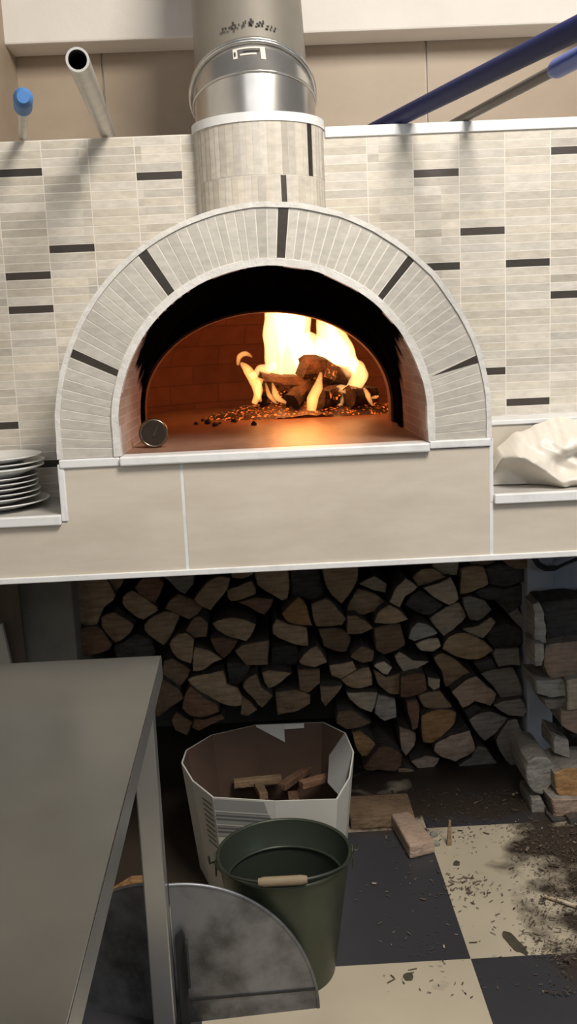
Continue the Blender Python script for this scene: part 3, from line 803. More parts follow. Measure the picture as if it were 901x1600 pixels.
# boards at far left
m_ply=mat('brown_board',(.20,.15,.10),.8,col2=(.15,.11,.075),nscale=6,stretch=(3,3,.4))
g=MB(); yb0=3.04
xq0=PY(-40,960,yb0).x; xq1=PY(36,960,yb0).x
g.prism([(xq0,yb0,0),(xq1,yb0,0),(xq1-.01,yb0,Zbot-.02),(xq0,yb0,Zbot-.02)],(0,.018,0),m_ply); tag(g.build('board',bevel=.002),'brown wooden board standing against left concrete column','board')
g=MB(); a=PY(3,975,2.95); b_=PY(14,1036,2.95)
m_pal=mat('pale_panel',(.55,.53,.45),.6,col2=(.48,.46,.39),nscale=5)
g.prism([(a.x-.15,2.95,0),(b_.x+.07,2.95,0),(a.x,2.95,a.z),(a.x-.15,2.95,a.z+.02)],(0,.02,0),m_pal); tag(g.build('panel',bevel=.002),'pale panel edge leaning at far left behind steel table','panel')
# cable
g=MB(); yq=3.12
pts=[(828,855),(832,872),(840,884),(852,890),(866,889),(882,881),(905,872),(935,866)]
P=[PY(x,y,yq) for x,y in pts]
g.tube(P,.006,m_black,seg=10); P2=[p+Vector((.004,-.004,.009)) for p in P[:5]]; g.tube(P2,.005,m_black,seg=8)
tag(g.build('cable',smooth=60),'black cable hanging in a loop beside right grey column','cable')

# ------------------------------------------------------------------ firewood
logs=[
('t',[(114,914),(122,904),(140,900),(164,904),(179,930),(176,938),(161,950),(152,974),(142,979),(122,973),(122,950)]),
('b',[(168,902),(196,894),(190,914),(179,924),(172,918)]),
('t',[(192,934),(206,924),(219,930),(244,948),(246,953),(224,968),(214,965),(190,944)]),
('r',[(210,918),(224,902),(240,896),(256,912),(248,932),(242,942),(228,936),(218,929)]),
('b',[(158,966),(178,957),(194,966),(208,976),(204,988),(194,998),(180,1005),(172,998),(158,980)]),
('r',[(120,986),(130,981),(151,979),(157,984),(166,996),(174,1008),(169,1016),(150,1023),(122,1027),(119,1008)]),
('d',[(178,1010),(196,1000),(214,992),(234,998),(242,1018),(238,1028),(186,1032)]),
('t',[(226,976),(240,964),(258,957),(280,960),(270,988),(256,1008),(238,996),(227,984)]),
('g',[(246,896),(304,893),(301,912),(288,928),(278,923),(262,906)]),
('b',[(264,940),(278,929),(298,936),(315,950),(308,960),(296,968),(278,960),(259,950)]),
('t',[(302,936),(324,910),(340,902),(359,904),(356,920),(338,942),(330,954),(316,949)]),
('b',[(361,890),(394,886),(395,898),(378,903),(362,902)]),
('t',[(354,923),(370,916),(392,908),(399,920),(399,928),(388,933),(362,940),(356,936)]),
('r',[(372,941),(400,934),(426,937),(424,946),(413,961),(402,957),(388,948)]),
('t',[(332,976),(350,968),(370,966),(388,970),(399,976),(394,988),(384,1002),(370,998),(352,993),(340,986)]),
('b',[(304,966),(312,963),(324,974),(322,996),(302,998),(290,984)]),
('t',[(264,1008),(278,992),(290,989),(302,1000),(301,1016),(298,1038),(286,1034),(272,1024)]),
('r',[(328,999),(346,997),(370,1001),(366,1012),(350,1029),(338,1018)]),
('t',[(304,1012),(316,1013),(332,1020),(347,1031),(334,1036),(318,1047),(302,1048),(301,1028)]),
('t',[(368,1018),(378,1010),(396,1004),(420,1002),(417,1038),(386,1040)]),
('b',[(256,1034),(270,1030),(297,1047),(290,1062),(278,1075),(266,1066),(252,1056)]),
('b',[(248,1060),(256,1063),(278,1079),(286,1094),(266,1106),(248,1120),(236,1110)]),
('t',[(295,1062),(310,1056),(330,1054),(348,1049),(354,1070),(370,1076),(377,1088),(375,1103),(358,1103),(338,1096),(326,1088),(306,1076)]),
('d',[(354,1034),(374,1034),(392,1042),(382,1060),(370,1070),(358,1066)]),
('t',[(380,1074),(384,1062),(400,1054),(408,1074),(425,1088),(410,1107),(402,1102),(392,1088)]),
('b',[(378,1088),(390,1096),(401,1110),(388,1119),(376,1116)]),
('r',[(291,1084),(297,1074),(318,1092),(337,1099),(342,1110),(318,1121),(298,1119),(285,1108)]),
('b',[(276,1112),(288,1122),(300,1128),(292,1149),(274,1142),(268,1126)]),
('r',[(303,1124),(318,1125),(344,1117),(350,1123),(310,1142),(300,1138)]),
('t',[(402,914),(398,893),(450,886),(452,912),(448,934),(440,937),(422,928)]),
('d',[(455,888),(494,884),(507,934),(484,938),(470,932),(457,928)]),
('t',[(502,884),(558,881),(557,908),(550,922),(534,945),(526,938),(512,922)]),
('o',[(440,960),(466,934),(478,946),(487,978),(472,978),(450,973)]),
('t',[(426,981),(433,969),(450,976),(478,981),(481,1008),(470,1008),(442,1001),(426,992)]),
('t',[(487,944),(508,936),(518,941),(540,968),(534,977),(494,978)]),
('b',[(497,983),(534,981),(547,998),(542,1019),(526,1018),(506,1010),(502,998)]),
('b',[(542,964),(556,963),(573,972),(582,982),(566,990),(543,991)]),
('t',[(560,921),(584,928),(605,942),(593,952),(568,960),(542,959),(546,940)]),
('p',[(560,913),(584,900),(604,913),(602,926),(582,922)]),
('p',[(608,940),(620,918),(632,904),(652,918),(634,931),(624,950)]),
('t',[(584,974),(591,957),(608,945),(627,957),(637,968),(616,974),(600,976)]),
('b',[(584,983),(600,978),(624,976),(633,1008),(620,1017),(600,1023),(588,1016)]),
('d',[(632,944),(640,933),(656,922),(670,929),(691,946),(683,954),(668,962),(652,957)]),
('t',[(644,903),(658,890),(678,889),(696,902),(678,908),(655,916)]),
('p',[(675,885),(680,874),(718,870),(714,899),(707,899),(692,897)]),
('p',[(660,919),(684,912),(705,903),(717,936),(702,945),(685,937)]),
('p',[(671,966),(685,957),(698,949),(716,942),(728,964),(715,978),(693,993),(681,980)]),
('w',[(639,998),(643,982),(652,972),(668,976),(684,990),(667,995),(648,1003)]),
('p',[(649,1005),(668,998),(684,997),(689,1011),(678,1018),(658,1017)]),
('t',[(718,928),(722,890),(740,885),(756,886),(762,912),(746,921),(722,928)]),
('b',[(726,872),(772,868),(774,880),(760,883),(736,883)]),
('b',[(776,868),(824,866),(823,888),(806,889),(794,885)]),
('d',[(758,888),(784,880),(818,890),(830,896),(828,907),(810,911),(790,917),(768,914)]),
('d',[(742,926),(764,917),(788,920),(813,915),(818,940),(800,956),(792,957),(773,938),(750,934)]),
('w',[(722,935),(734,932),(757,938),(769,954),(748,971),(735,968),(725,948)]),
('p',[(722,983),(748,978),(767,964),(775,972),(761,990),(754,998),(732,990)]),
('t',[(692,1014),(701,995),(713,989),(732,991),(755,1002),(771,1018),(762,1024),(748,1031),(730,1031),(710,1024),(696,1016)]),
('d',[(761,997),(769,980),(792,974),(810,981),(823,998),(812,1010),(778,1016)]),
('g',[(794,959),(809,950),(817,966),(822,987),(808,978)]),
('g',[(771,1023),(775,1014),(810,1013),(813,1041),(798,1040),(779,1042)]),
('d',[(741,1038),(767,1028),(777,1044),(758,1051),(750,1049)]),
('g',[(753,1055),(778,1047),(802,1045),(811,1062),(817,1086),(809,1090),(788,1095),(771,1074)]),
('g',[(771,1102),(782,1097),(813,1092),(824,1112),(817,1120),(795,1119),(781,1111)]),
('k',[(715,1093),(706,1080),(728,1064),(744,1058),(775,1086),(766,1104),(742,1096),(723,1106)]),
('b',[(678,1030),(692,1021),(714,1033),(735,1052),(718,1064),(696,1074),(690,1050)]),
('g',[(733,1124),(750,1114),(766,1112),(793,1124),(776,1145),(757,1159),(748,1150)]),
('d',[(724,1110),(740,1100),(756,1108),(748,1114),(732,1122)]),
('t',[(514,1041),(534,1038),(550,1034),(557,1045),(532,1061),(518,1056)]),
('t',[(532,1063),(558,1047),(576,1043),(581,1070),(562,1076),(542,1073)]),
('b',[(550,1021),(564,1009),(584,1018),(582,1034),(566,1036),(547,1027)]),
('p',[(584,1041),(589,1037),(600,1034),(612,1043),(606,1055),(598,1053)]),
('b',[(582,1046),(603,1058),(612,1056),(625,1053),(623,1086),(608,1083),(590,1068)]),
('p',[(616,1025),(624,1019),(632,1023),(644,1031),(671,1035),(656,1043),(648,1048),(629,1050)]),
('r',[(627,1058),(640,1053),(663,1053),(666,1078),(650,1087),(627,1091)]),
('p',[(668,1059),(687,1062),(687,1075),(678,1078),(669,1071)]),
('p',[(542,1084),(589,1083),(587,1096),(580,1113),(562,1106),(546,1094)]),
('g',[(591,1087),(617,1093),(619,1121),(600,1127),(585,1114)]),
('t',[(653,1087),(670,1081),(688,1080),(697,1092),(707,1104),(684,1109),(662,1107)]),
('r',[(635,1097),(652,1096),(655,1112),(653,1137),(644,1141),(639,1120)]),
('o',[(659,1119),(676,1112),(702,1111),(713,1115),(710,1132),(692,1149),(678,1160),(661,1157)]),
('b',[(528,1112),(548,1110),(570,1124),(580,1130),(560,1138),(540,1140),(526,1130)]),
('k',[(624,1137),(649,1146),(647,1164),(634,1181),(627,1172)]),
('t',[(467,1034),(486,1013),(494,1009),(511,1034),(492,1042),(469,1038)]),
('t',[(410,1052),(420,1048),(455,1051),(440,1065),(420,1076),(413,1066)]),
('b',[(465,1048),(499,1046),(499,1068),(480,1083),(467,1078)]),
('b',[(431,1081),(464,1080),(485,1087),(483,1100),(466,1111),(435,1115)]),
('t',[(500,1074),(535,1072),(524,1087),(508,1105),(501,1095)]),
('d',[(425,1012),(462,1008),(468,1020),(461,1038),(424,1042)]),
('o',[(551,1148),(562,1144),(591,1166),(581,1181),(565,1181),(555,1166)]),
('r',[(570,1200),(592,1169),(610,1168),(627,1180),(625,1198),(617,1206),(590,1203),(573,1206)]),
('t',[(622,1202),(638,1201),(661,1213),(659,1236),(642,1243),(621,1239)]),
('k',[(642,1190),(666,1182),(687,1186),(679,1199),(668,1209),(650,1199)]),
('b',[(671,1213),(690,1205),(714,1226),(700,1238),(680,1240),(665,1238)]),
('d',[(560,1212),(617,1209),(617,1240),(554,1243)]),
('k',[(680,1162),(712,1148),(733,1143),(743,1174),(730,1183),(712,1191),(692,1184),(678,1172)]),
('g',[(717,1195),(736,1185),(748,1169),(759,1171),(785,1208),(770,1219),(746,1215),(723,1210)]),
('g',[(775,1156),(794,1128),(809,1125),(817,1154),(827,1188),(821,1196),(802,1200),(785,1180)]),
('g',[(767,1223),(786,1212),(802,1210),(813,1228),(815,1241),(786,1247),(775,1240)]),
('w',[(719,1222),(726,1221),(753,1234),(751,1242),(721,1238)]),
]
tones={'t':'tan','p':'pale cream','b':'dull brown','r':'reddish brown','o':'orange tinted','g':'weathered grey','w':'bleached whitish','k':'pinkish','d':'blackish bark-faced'}
ordn=['first','second','third','fourth','fifth','sixth','seventh','eighth','ninth','tenth','eleventh','twelfth','thirteenth','fourteenth','fifteenth','sixteenth','seventeenth','eighteenth','nineteenth','twentieth']
info=[]
for t,p in logs:
    n=len(p); cx_=sum(a for a,_ in p)/n; cy_=sum(b for _,b in p)/n
    A=abs(sum(p[i][0]*p[(i+1)%n][1]-p[(i+1)%n][0]*p[i][1] for i in range(n)))/2
    w_=max(a for a,_ in p)-min(a for a,_ in p); h_=max(b for _,b in p)-min(b for _,b in p)
    size='large' if A>1750 else ('small' if A<720 else 'mid-sized')
    shp='broad' if w_>1.45*h_ else ('upright' if h_>1.2*w_ else 'wedge-shaped')
    tier=int((cy_+.05*(cx_-470)-868)//47)
    info.append([t,p,cx_,cy_,size,shp,tier])
tn=max(i[6] for i in info)
tiername={k:ordn[k]+' woodpile tier down' for k in range(tn+1)}; tiername[0]='topmost woodpile tier'; tiername[tn]='lowest woodpile tier'
def make_log(name,poly3,vec,mface,mside,label,group,cat='firewood',jit=.004,rings=3):
    c=sum(poly3,Vector())/len(poly3)
    pts=[]
    for i in range(len(poly3)):
        a=poly3[i]; b2=poly3[(i+1)%len(poly3)]
        a=c+(a-c)*1.055; b2=c+(b2-c)*1.055
        L_=(b2-a).length; k=max(1,int(L_/.018))
        for q in range(k):
            p=a+(b2-a)*q/k
            nv=noise.noise_vector(p*26)*jit
            if q==0: p=p+(c-p)*.03
            pts.append(p+Vector((nv.x,0,nv.z)))
    g=MB(); n=len(pts); vec=Vector(vec)
    # end face: three concentric rings, gently rough
    tilt=Vector((R.uniform(-.12,.12),0,R.uniform(-.12,.12)))
    def fy(p): return (p-c).dot(tilt)+noise.noise(p*55)*.004
    levels=[(1.0,.004),(.93,0),(.62,0),(.3,0)]
    for f,dy_ in levels:
        for p in pts:
            q=c+(p-c)*f; q=q+Vector((0,fy(q)+dy_,0)); g.v.append(q)
    g.v.append(c+Vector((0,fy(c),0)))
    for l in range(3):
        for i in range(n):
            j=(i+1)%n; g.face((l*n+i,l*n+j,(l+1)*n+j,(l+1)*n+i),mface)
    for i in range(n): g.face((3*n+i,3*n+(i+1)%n,4*n),mface)
    st=len(g.v)
    for r in range(1,rings+1):
        for p in pts:
            q=p+vec*r/rings; nv=noise.noise_vector(q*18)*jit*1.2; g.v.append(q+nv*(1 if r<rings else .3))
    prev=0
    for r in range(rings):
        cur=st+r*n
        for i in range(n):
            j=(i+1)%n; g.face((prev+j,prev+i,cur+i,cur+j),mside)
        prev=cur
    g.face([prev+i for i in range(n)],mface)
    ob=g.build(name,smooth=38,origin=c)
    return tag(ob,label,cat,group)
for k in range(tn+1):
    row=sorted([i for i in info if i[6]==k],key=lambda i:i[2])
    for q,(t,p,cx_,cy_,size,shp,_) in enumerate(row):
        place='leftmost in' if q==0 else ('rightmost in' if q==len(row)-1 else ordn[q]+' from left in')
        lab=f'{size} {tones[t]} {shp} log end, {place} {tiername[k]}'
        yj=YP+R.uniform(-.035,.035)
        if t=='d': yj+=.02
        P3=[PY(x,y,yj) for x,y in p]
        dz=min(v.z for v in P3)
        make_log('firewood_log',P3,(0,.40,0),W[t],m_bark,lab,'split logs in main woodpile')

# second, crosswise stack at right
side=[
('w',[(833,946),(843,941),(850,958),(853,1005),(838,1004),(835,975)],2.90,.10,'pale rounded log end at top of right stack beneath the grey lintel'),
('d',[(846,942),(935,938),(935,996),(856,1003),(853,975)],2.96,.14,'black charred looking log topmost across the right stack'),
('k',[(852,1009),(935,1000),(935,1052),(900,1056),(862,1060),(850,1040)],2.90,.18,'pinkish split log second from top of right stack'),
('g',[(834,1006),(848,1006),(850,1030),(846,1040),(838,1040)],2.87,.12,'small grey log end left of the pinkish split log'),
('w',[(838,1064),(880,1062),(884,1088),(860,1090),(838,1084)],2.89,.16,'pale layered splintered log in right stack under the pinkish one'),
('g',[(850,1093),(884,1092),(888,1106),(856,1109)],2.89,.15,'thin greenish grey stick in middle of right stack'),
('p',[(886,1063),(935,1060),(935,1106),(886,1108)],2.86,.13,'yellowish squared batten end at right edge of right stack'),
('k',[(878,1112),(935,1110),(935,1148),(900,1146),(879,1134)],2.86,.16,'short pinkish log low against right edge of the photo'),
('g',[(866,1150),(888,1158),(889,1184),(866,1177)],2.88,.14,'greenish grey block below middle of right stack'),
('w',[(823,1190),(836,1183),(852,1184),(865,1198),(862,1228),(848,1244),(832,1240),(823,1215)],2.84,.20,'thick whitish round log near bottom left of right stack'),
('o',[(866,1210),(880,1202),(935,1200),(935,1244),(872,1243)],2.80,.16,'orange brown split log with bare side low in right stack'),
('w',[(831,1252),(845,1249),(860,1270),(857,1300),(846,1309),(831,1292)],2.83,.14,'whitish rounded log end lowest at left of right stack'),
('k',[(862,1248),(935,1247),(935,1276),(866,1274)],2.78,.15,'pale flat log under the orange one in right stack'),
('d',[(861,1280),(884,1281),(889,1338),(870,1330)],2.76,.12,'dark grey block standing at foot of right stack'),
('d',[(890,1282),(935,1284),(935,1360),(893,1338)],2.74,.14,'dark block at bottom right corner of right stack'),
]
for t,p,Y,dep,lab in side:
    make_log('firewood_log',[PY(x,y,Y) for x,y in p],(0,dep,0),W[t],W['g'] if t!='d' else m_bark,lab,'split logs in right stack',jit=.006)

# ------------------------------------------------------------------ steel table
Zt=.85
tc0=PZ(252,1024,Zt); tb=PZ(0,1037,Zt); tr=PZ(105,1600,Zt)
ux=(tb-tc0).normalized(); uy=Vector((-ux.y,ux.x,0)); 
if uy.y>0: uy=-uy
uy=(tr-tc0).normalized()
Lx=1.0; Ly=1.25
table=empty('steel_table',(tc0+ux*Lx/2+uy*Ly/2)*1,'stainless steel work table with square legs at lower left','table'); table.location.z=0
def q3(a,b_,z): p=tc0+ux*a+uy*b_; return Vector((p.x,p.y,z))
g=MB(); g.prism([q3(0,0,Zt),q3(Lx,0,Zt),q3(Lx,Ly,Zt),q3(0,Ly,Zt)],(0,0,-.004),m_steel); 
ob=g.build('tabletop',table,bevel=.0015)
g=MB()
g.prism([q3(0,0,Zt-.004),q3(Lx,0,Zt-.004),q3(Lx,.002,Zt-.004),q3(0,.002,Zt-.004)],(0,0,-.045),m_steelleg)
g.prism([q3(0,0,Zt-.004),q3(.002,0,Zt-.004),q3(.002,Ly,Zt-.004),q3(0,Ly,Zt-.004)],(0,0,-.045),m_steelleg)
g.prism([q3(Lx,0,Zt-.004),q3(Lx-.002,0,Zt-.004),q3(Lx-.002,Ly,Zt-.004),q3(Lx,Ly,Zt-.004)],(0,0,-.045),m_steelleg)
g.build('apron',table)
lw=.047
for a,b_ in ((.015,.06),(Lx-.015-lw,.06),(.015,Ly-.06-lw),(Lx-.015-lw,Ly-.06-lw)):
    g=MB(); g.prism([q3(a,b_,.03),q3(a+lw,b_,.03),q3(a+lw,b_+lw,.03),q3(a,b_+lw,.03)],(0,0,Zt-.04-.03),m_steelleg)
    leg=g.build('leg',table,bevel=.003)
    c=q3(a+lw/2,b_+lw/2,0)
    g=MB(); g.lathe([(.001,0),(.022,0),(.022,.008),(.012,.014),(.012,.034),(.001,.034)],(0,0,0),m_black,seg=16)
    f=g.build('foot',None,smooth=40); f.parent=leg; f.location=c-Vector(table.location)-Vector(leg.location)

# ------------------------------------------------------------------ bucket
bc=PZ(452,1513,0); Sb=(bc-CAM).length
hb=.40
# height from rim centre
rc=PY(445,1329,bc.y); hb=rc.z
rr=(PY(548,1320,bc.y).x-PY(341,1320,bc.y).x)/2
rb=rr*.70
bucket=empty('bucket',(bc.x,bc.y,0),'dark green metal bucket with wooden grip in front of the cardboard box','bucket')
g=MB(); zr=hb
g.lathe([(.001,.004),(rb-.006,.004),(rb,0),(rb+.002,.006),(rb+(rr-rb)*.97,zr-.012),(rr,zr-.004)],(bc.x,bc.y,0),m_bucket,seg=64)
g.lathe([(rr-.004,zr-.004),(rb+(rr-rb)*.80-.005,zr*.80),(rb+(rr-rb)*.76-.006,zr*.785),(rb+(rr-rb)*.765-.006,zr*.765),(rb-.007,.012),(.001,.012)],(bc.x,bc.y,0),m_bucketin,seg=64)
g.build('body',bucket,smooth=50,fix=False)
g=MB(); P=[Vector((bc.x+rr*math.cos(2*PI*i/64),bc.y+rr*math.sin(2*PI*i/64),zr-.003)) for i in range(65)]; g.tube(P,.0045,m_bucket,seg=8,caps=False); g.build('rim',bucket,smooth=60)
g=MB(); r2=rb+(rr-rb)*.775-.008; P=[Vector((bc.x+r2*math.cos(2*PI*i/64),bc.y+r2*math.sin(2*PI*i/64),zr*.785)) for i in range(65)]; g.tube(P,.004,m_bucketin,seg=8,caps=False); g.build('bead',bucket,smooth=60)
# bail handle lying on the front rim
aR_=math.radians(8); tilt=.02
def bail(t): # t 0..1 from left ear to right ear around the front
    a=PI+PI*t+math.radians(4); rad=rr+.007
    return Vector((bc.x+rad*math.cos(a),bc.y+rad*1.0*math.sin(a),zr-.012+.030*math.sin(PI*t)))
P=[bail(i/30) for i in range(31)]
P=[P[0]+Vector((-.014,0,.014)),P[0]+Vector((-.012,0,-.004))]+P+[P[-1]+Vector((.012,0,-.004)),P[-1]+Vector((.016,0,.014))]
g=MB(); g.tube(P,.003,m_wire,seg=8); g.build('bail_handle',bucket,smooth=60)
pg=(PY(435,1371,bc.y-rr-.01)); a=bail(.36); b_=bail(.575)
g=MB(); d=(b_-a); k=8
P=[a+d*i/k+Vector((0,-.006,.002)) for i in range(k+1)]
g.tube(P,[.008]+[.0105]*(k-1)+[.008],m_grip,seg=16); g.build('grip',bucket,smooth=50)
for sgn in (-1,1):
    g=MB(); ex=bc.x+sgn*(rr+.004)
    g.prism([(ex,bc.y-.014,zr-.05),(ex,bc.y+.014,zr-.05),(ex,bc.y+.012,zr-.01),(ex,bc.y,zr+.008),(ex,bc.y-.012,zr-.01)],(sgn*.003,0,0),m_bucket); g.build('ear',bucket,bevel=.001)

# ------------------------------------------------------------------ cardboard box
Zx=.33
rim_px=[(332,1246),(430,1252),(527,1249),(547,1215),(553,1175),(540,1145),(505,1128),(400,1132),(330,1148),(290,1172),(283,1192),(300,1220)]
rimp=[PZ(x,y,Zx) for x,y in rim_px]
cc=sum(rimp,Vector())/len(rimp); cc.z=0
box=empty('cardboard_box',(cc.x,cc.y,0),'open white printed cardboard box with brown inside behind the green bucket','box')
def ft(p,f,z): return Vector((cc.x+(p.x-cc.x)*f,cc.y+(p.y-cc.y)*f,z))
def wallpt(p,z,inset=0): 
    f=.86+.14*z/Zx; return ft(p,f-inset,z)
K=len(rimp)
g=MB()
for i in range(K):
    j=(i+1)%K
    g.poly([wallpt(rimp[i],.003),wallpt(rimp[j],.003),wallpt(rimp[j],Zx),wallpt(rimp[i],Zx)],m_cardw)
g.poly([wallpt(p,.003) for p in rimp],m_card)
g.build('outer_shell',box,fix=False)
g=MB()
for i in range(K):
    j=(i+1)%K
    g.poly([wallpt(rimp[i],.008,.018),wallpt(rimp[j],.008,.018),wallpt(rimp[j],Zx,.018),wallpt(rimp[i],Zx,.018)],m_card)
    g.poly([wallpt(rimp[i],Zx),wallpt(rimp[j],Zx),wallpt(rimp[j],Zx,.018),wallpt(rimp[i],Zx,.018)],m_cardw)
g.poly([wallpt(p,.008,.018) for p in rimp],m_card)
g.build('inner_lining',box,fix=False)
# printed grey panel with stripes on the front left
def onface(i,j,u,z,out=.0015):
    a=wallpt(rimp[i],z); b_=wallpt(rimp[j],z); p=a+(b_-a)*u; n_=(p-Vector((cc.x,cc.y,z))).normalized(); return p+n_*out
g=MB()
def quad(i,j,u0,u1,z0,z1,m_,o=.0015,sk=0): g.poly([onface(i,j,u0,z0,o),onface(i,j,u1+sk,z0,o),onface(i,j,u1,z1,o),onface(i,j,u0,z1,o)],m_)
quad(0,1,0.02,.82,.215,Zx-.004,m_cardg,.0012,.18)
for k_,z in enumerate((.292,.281,.27,.252,.243,.232)):
    quad(0,1,0.02,.92,z-.0035,z,m_cardd if k_%3 else m_cardw,.0022)
for k_ in range(9):
    quad(11,0,.45,.9,Zx-.03-.016*k_,Zx-.026-.016*k_,m_cardd,.0022)
g.build('printed_panel',box,fix=False)
# torn flaps folded in
m_cg=mat('cardboard_grey_white',(.42,.42,.41),.65,col2=(.36,.36,.35),nscale=5)
g=MB()
A=[wallpt(rimp[7],Zx,.02)+ (wallpt(rimp[6],Zx,.02)-wallpt(rimp[7],Zx,.02))*f for f in (-.05,.42)]
g.poly([A[0],A[1],A[1]+Vector((0,-.012,-.055))],m_cardw); 
B=[wallpt(rimp[7],Zx,.02)+ (wallpt(rimp[6],Zx,.02)-wallpt(rimp[7],Zx,.02))*f for f in (.42,.72)]
g.poly([B[0],B[1],B[1]+Vector((0,-.008,-.012)),B[0]+Vector((0,-.008,-.014))],m_cardw); g.build('torn_flap',box,fix=False)
g=MB()
p5=wallpt(rimp[5],Zx,.02); p4=wallpt(rimp[4],Zx,.02); p3=wallpt(rimp[3],Zx,.02)
g.poly([p5,p4,p3,p3+Vector((-.02,.02,-.07)),p4+Vector((-.075,.0,-.09)),p5+Vector((-.05,-.02,-.06))],m_cg); g.build('side_flap',box,fix=False)
# kindling in the box
kind=[((365,1230),(440,1222),.17,'flat kindling stick at left inside the cardboard box'),((440,1235),(485,1205),.17,'slanting reddish kindling stick in middle of the cardboard box'),((470,1232),(520,1218),.18,'thick kindling stick at right inside the cardboard box'),((398,1222),(412,1250),.16,'short kindling piece pointing forward in the cardboard box')]
for (a,b_,z,lab),t in zip(kind,'brrb'):
    A=PZ(*a,z); B=PZ(*b_,z); d=(B-A).normalized(); sd=Vector((-d.y,d.x,0)); g=MB()
    g.prism([A-sd*.014,B-sd*.012,B+sd*.014,A+sd*.016],(0,0,.022),W[t])
    # legs of the heap below it so it does not hover
    g2=g.build('kindling_stick',bevel=.003,origin=(A+B)/2); tag(g2,lab,'kindling','kindling sticks inside the box')
g=MB()
n0=22
for i in range(26):
    a=R.uniform(0,2*PI); r=R.uniform(0,.14); p=Vector((cc.x+r*math.cos(a),cc.y-.02+r*math.sin(a),0)); d=Vector((R.uniform(-1,1),R.uniform(-1,1),0)).normalized(); sd=Vector((-d.y,d.x,0)); z=.012+.021*(i//4)
    g.prism([p-d*.07-sd*.015+Vector((0,0,z)),p+d*.07-sd*.015+Vector((0,0,z)),p+d*.07+sd*.015+Vector((0,0,z)),p-d*.07+sd*.015+Vector((0,0,z))],(0,0,.02),W[R.choice('brb')])
tag(g.build('kindling_heap'),'shadowy heap of kindling filling the bottom of the box','kindling',kind='stuff')

# ------------------------------------------------------------------ folding half-round oven door on the floor
hg=PZ(279,1600,0); rg=PZ(497,1575,0); lg=PZ(140,1578,0)
door=empty('oven_door',tuple(hg),'half-round sooty sheet steel oven door standing on floor beside table leg','oven door')
rd=(rg-hg).length
def leaf(name,d,r,lean,m):
    d=Vector(d).normalized(); nrm=Vector((-d.y,d.x,0)); 
    if nrm.y<0: nrm=-nrm
    up=(Vector((0,0,1))+nrm*lean).normalized()*1.09
    g=MB(); pts=[hg]+[hg+d*r*math.cos(a)+up*r*math.sin(a) for a in [PI/2*i/28 for i in range(29)]]
    g.prism(pts,nrm*.004,m)
    ob=g.build(name,door)
    g=MB(); g.tube([p+nrm*.002 for p in pts[1:]],.0042,m_door,seg=8); e=g.build('rolled_edge',None,smooth=50)
    e.parent=ob; e.location=-Vector(door.location)-Vector(ob.location)
    return ob,d,up,nrm
lf,d,up,nrm=leaf('right_leaf',rg-hg,rd,-.03,m_door)
# folded hem across the foot and crease
g=MB(); a=hg+d*.02+up*.052-nrm*.0012; b_=hg+d*rd*.985+up*.045-nrm*.0012
g.prism([a,b_,b_+up*.004,a+up*.004],-nrm*.002,m_black); e=g.build('crease',None); e.parent=lf; e.location=-Vector(door.location)-Vector(lf.location)
lf2,d2,up2,n2=leaf('left_leaf',lg-hg,rd,-.03,m_door)
g=MB(); p=hg-nrm*.008+d*.018
g.prism([p+d*-.012,p+d*.010,p+d*.010+up*.21,p+d*.004+up*.225,p+d*-.012+up*.21],-nrm*.006,m_black)
g.build('hinge_bar',door,bevel=.002)
g=MB(); g.tube([p+d*.012+up*.20-nrm*.004,p+d*.012+up*.20-nrm*.018,p+d*.012+up*.10-nrm*.018,p+d*.012+up*.10-nrm*.004],.004,m_black,seg=8); g.build('pull_handle',door,smooth=50)
# scrap of wood behind it
A=PZ(200,1440,0); 
g=MB(); p=PY(198,1384,A.y); 
g.prism([Vector((p.x-.05,A.y,0)),Vector((p.x+.05,A.y,0)),Vector((p.x+.05,A.y,p.z+.012)),Vector((p.x+.01,A.y,p.z+.012)),Vector((p.x-.045,A.y,p.z-.02))],(0,.03,0),W['o'])
tag(g.build('wood_offcut',bevel=.003),'orange brown wood scrap behind oven door left of table leg','wood scrap')

# ------------------------------------------------------------------ floor litter
pp=[PZ(x,y,0) for x,y in ((611,1292),(640,1288),(680,1334),(640,1344))]
make=[p+Vector((0,0,.045)) for p in pp]
g=MB(); g.prism(make,(0,0,-.044),W['k']); tag(g.build('wood_offcut',bevel=.006,origin=sum(make,Vector())/4),'pinkish split block lying on dark floor tile right of box','wood scrap')
# squared timber added in place of a shaded floor tile
a=PZ(548,1297,0); b_=PZ(648,1290,0)
g=MB(); g.box((a.x,a.y,0),(b_.x,a.y+.16,.035),W['b']); tag(g.build('tile_stand_in',bevel=.005),'low dark timber standing in for a shaded floor tile right of the box','slab')
# upright splinters
for (x,y0,y1,lab) in ((698,1283,1322,'thin upright splinter standing near the woodpile foot'),):
    a=PZ(x,y1,0); t_=PY(x+3,y0,a.y); g=MB(); g.prism([a,a+Vector((.014,0,0)),t_+Vector((.006,0,0)),t_],(0,.008,0),W['b']); tag(g.build('wood_splinter'),lab,'wood splinter')
a=PZ(850,1401,.006); b_=PZ(930,1427,.006)
g=MB(); d=(b_-a); sd=Vector((-d.y,d.x,0)).normalized(); g.prism([a-sd*.004,b_-sd*.007,b_+sd*.007,a+sd*.003],(0,0,.006),W['p']); tag(g.build('wood_splinter',bevel=.001),'long pale splinter on the littered floor at right edge','wood splinter')
for x,y,lab in ((677,1306,'whitish crumb on floor behind pinkish block'),(681,1320,'second whitish crumb nearer the pinkish block')):
    p=PZ(x,y,0); g=MB(); r=.012; g.lathe([(.001,0),(r,0),(r*.9,r*.7),(r*.3,r),(.001,r)],p,W['w'],seg=8)
    for v in g.v: v+=Vector(noise.noise_vector(v*70))*.004
    tag(g.build('plaster_crumb',smooth=30,origin=p),lab,'crumb')
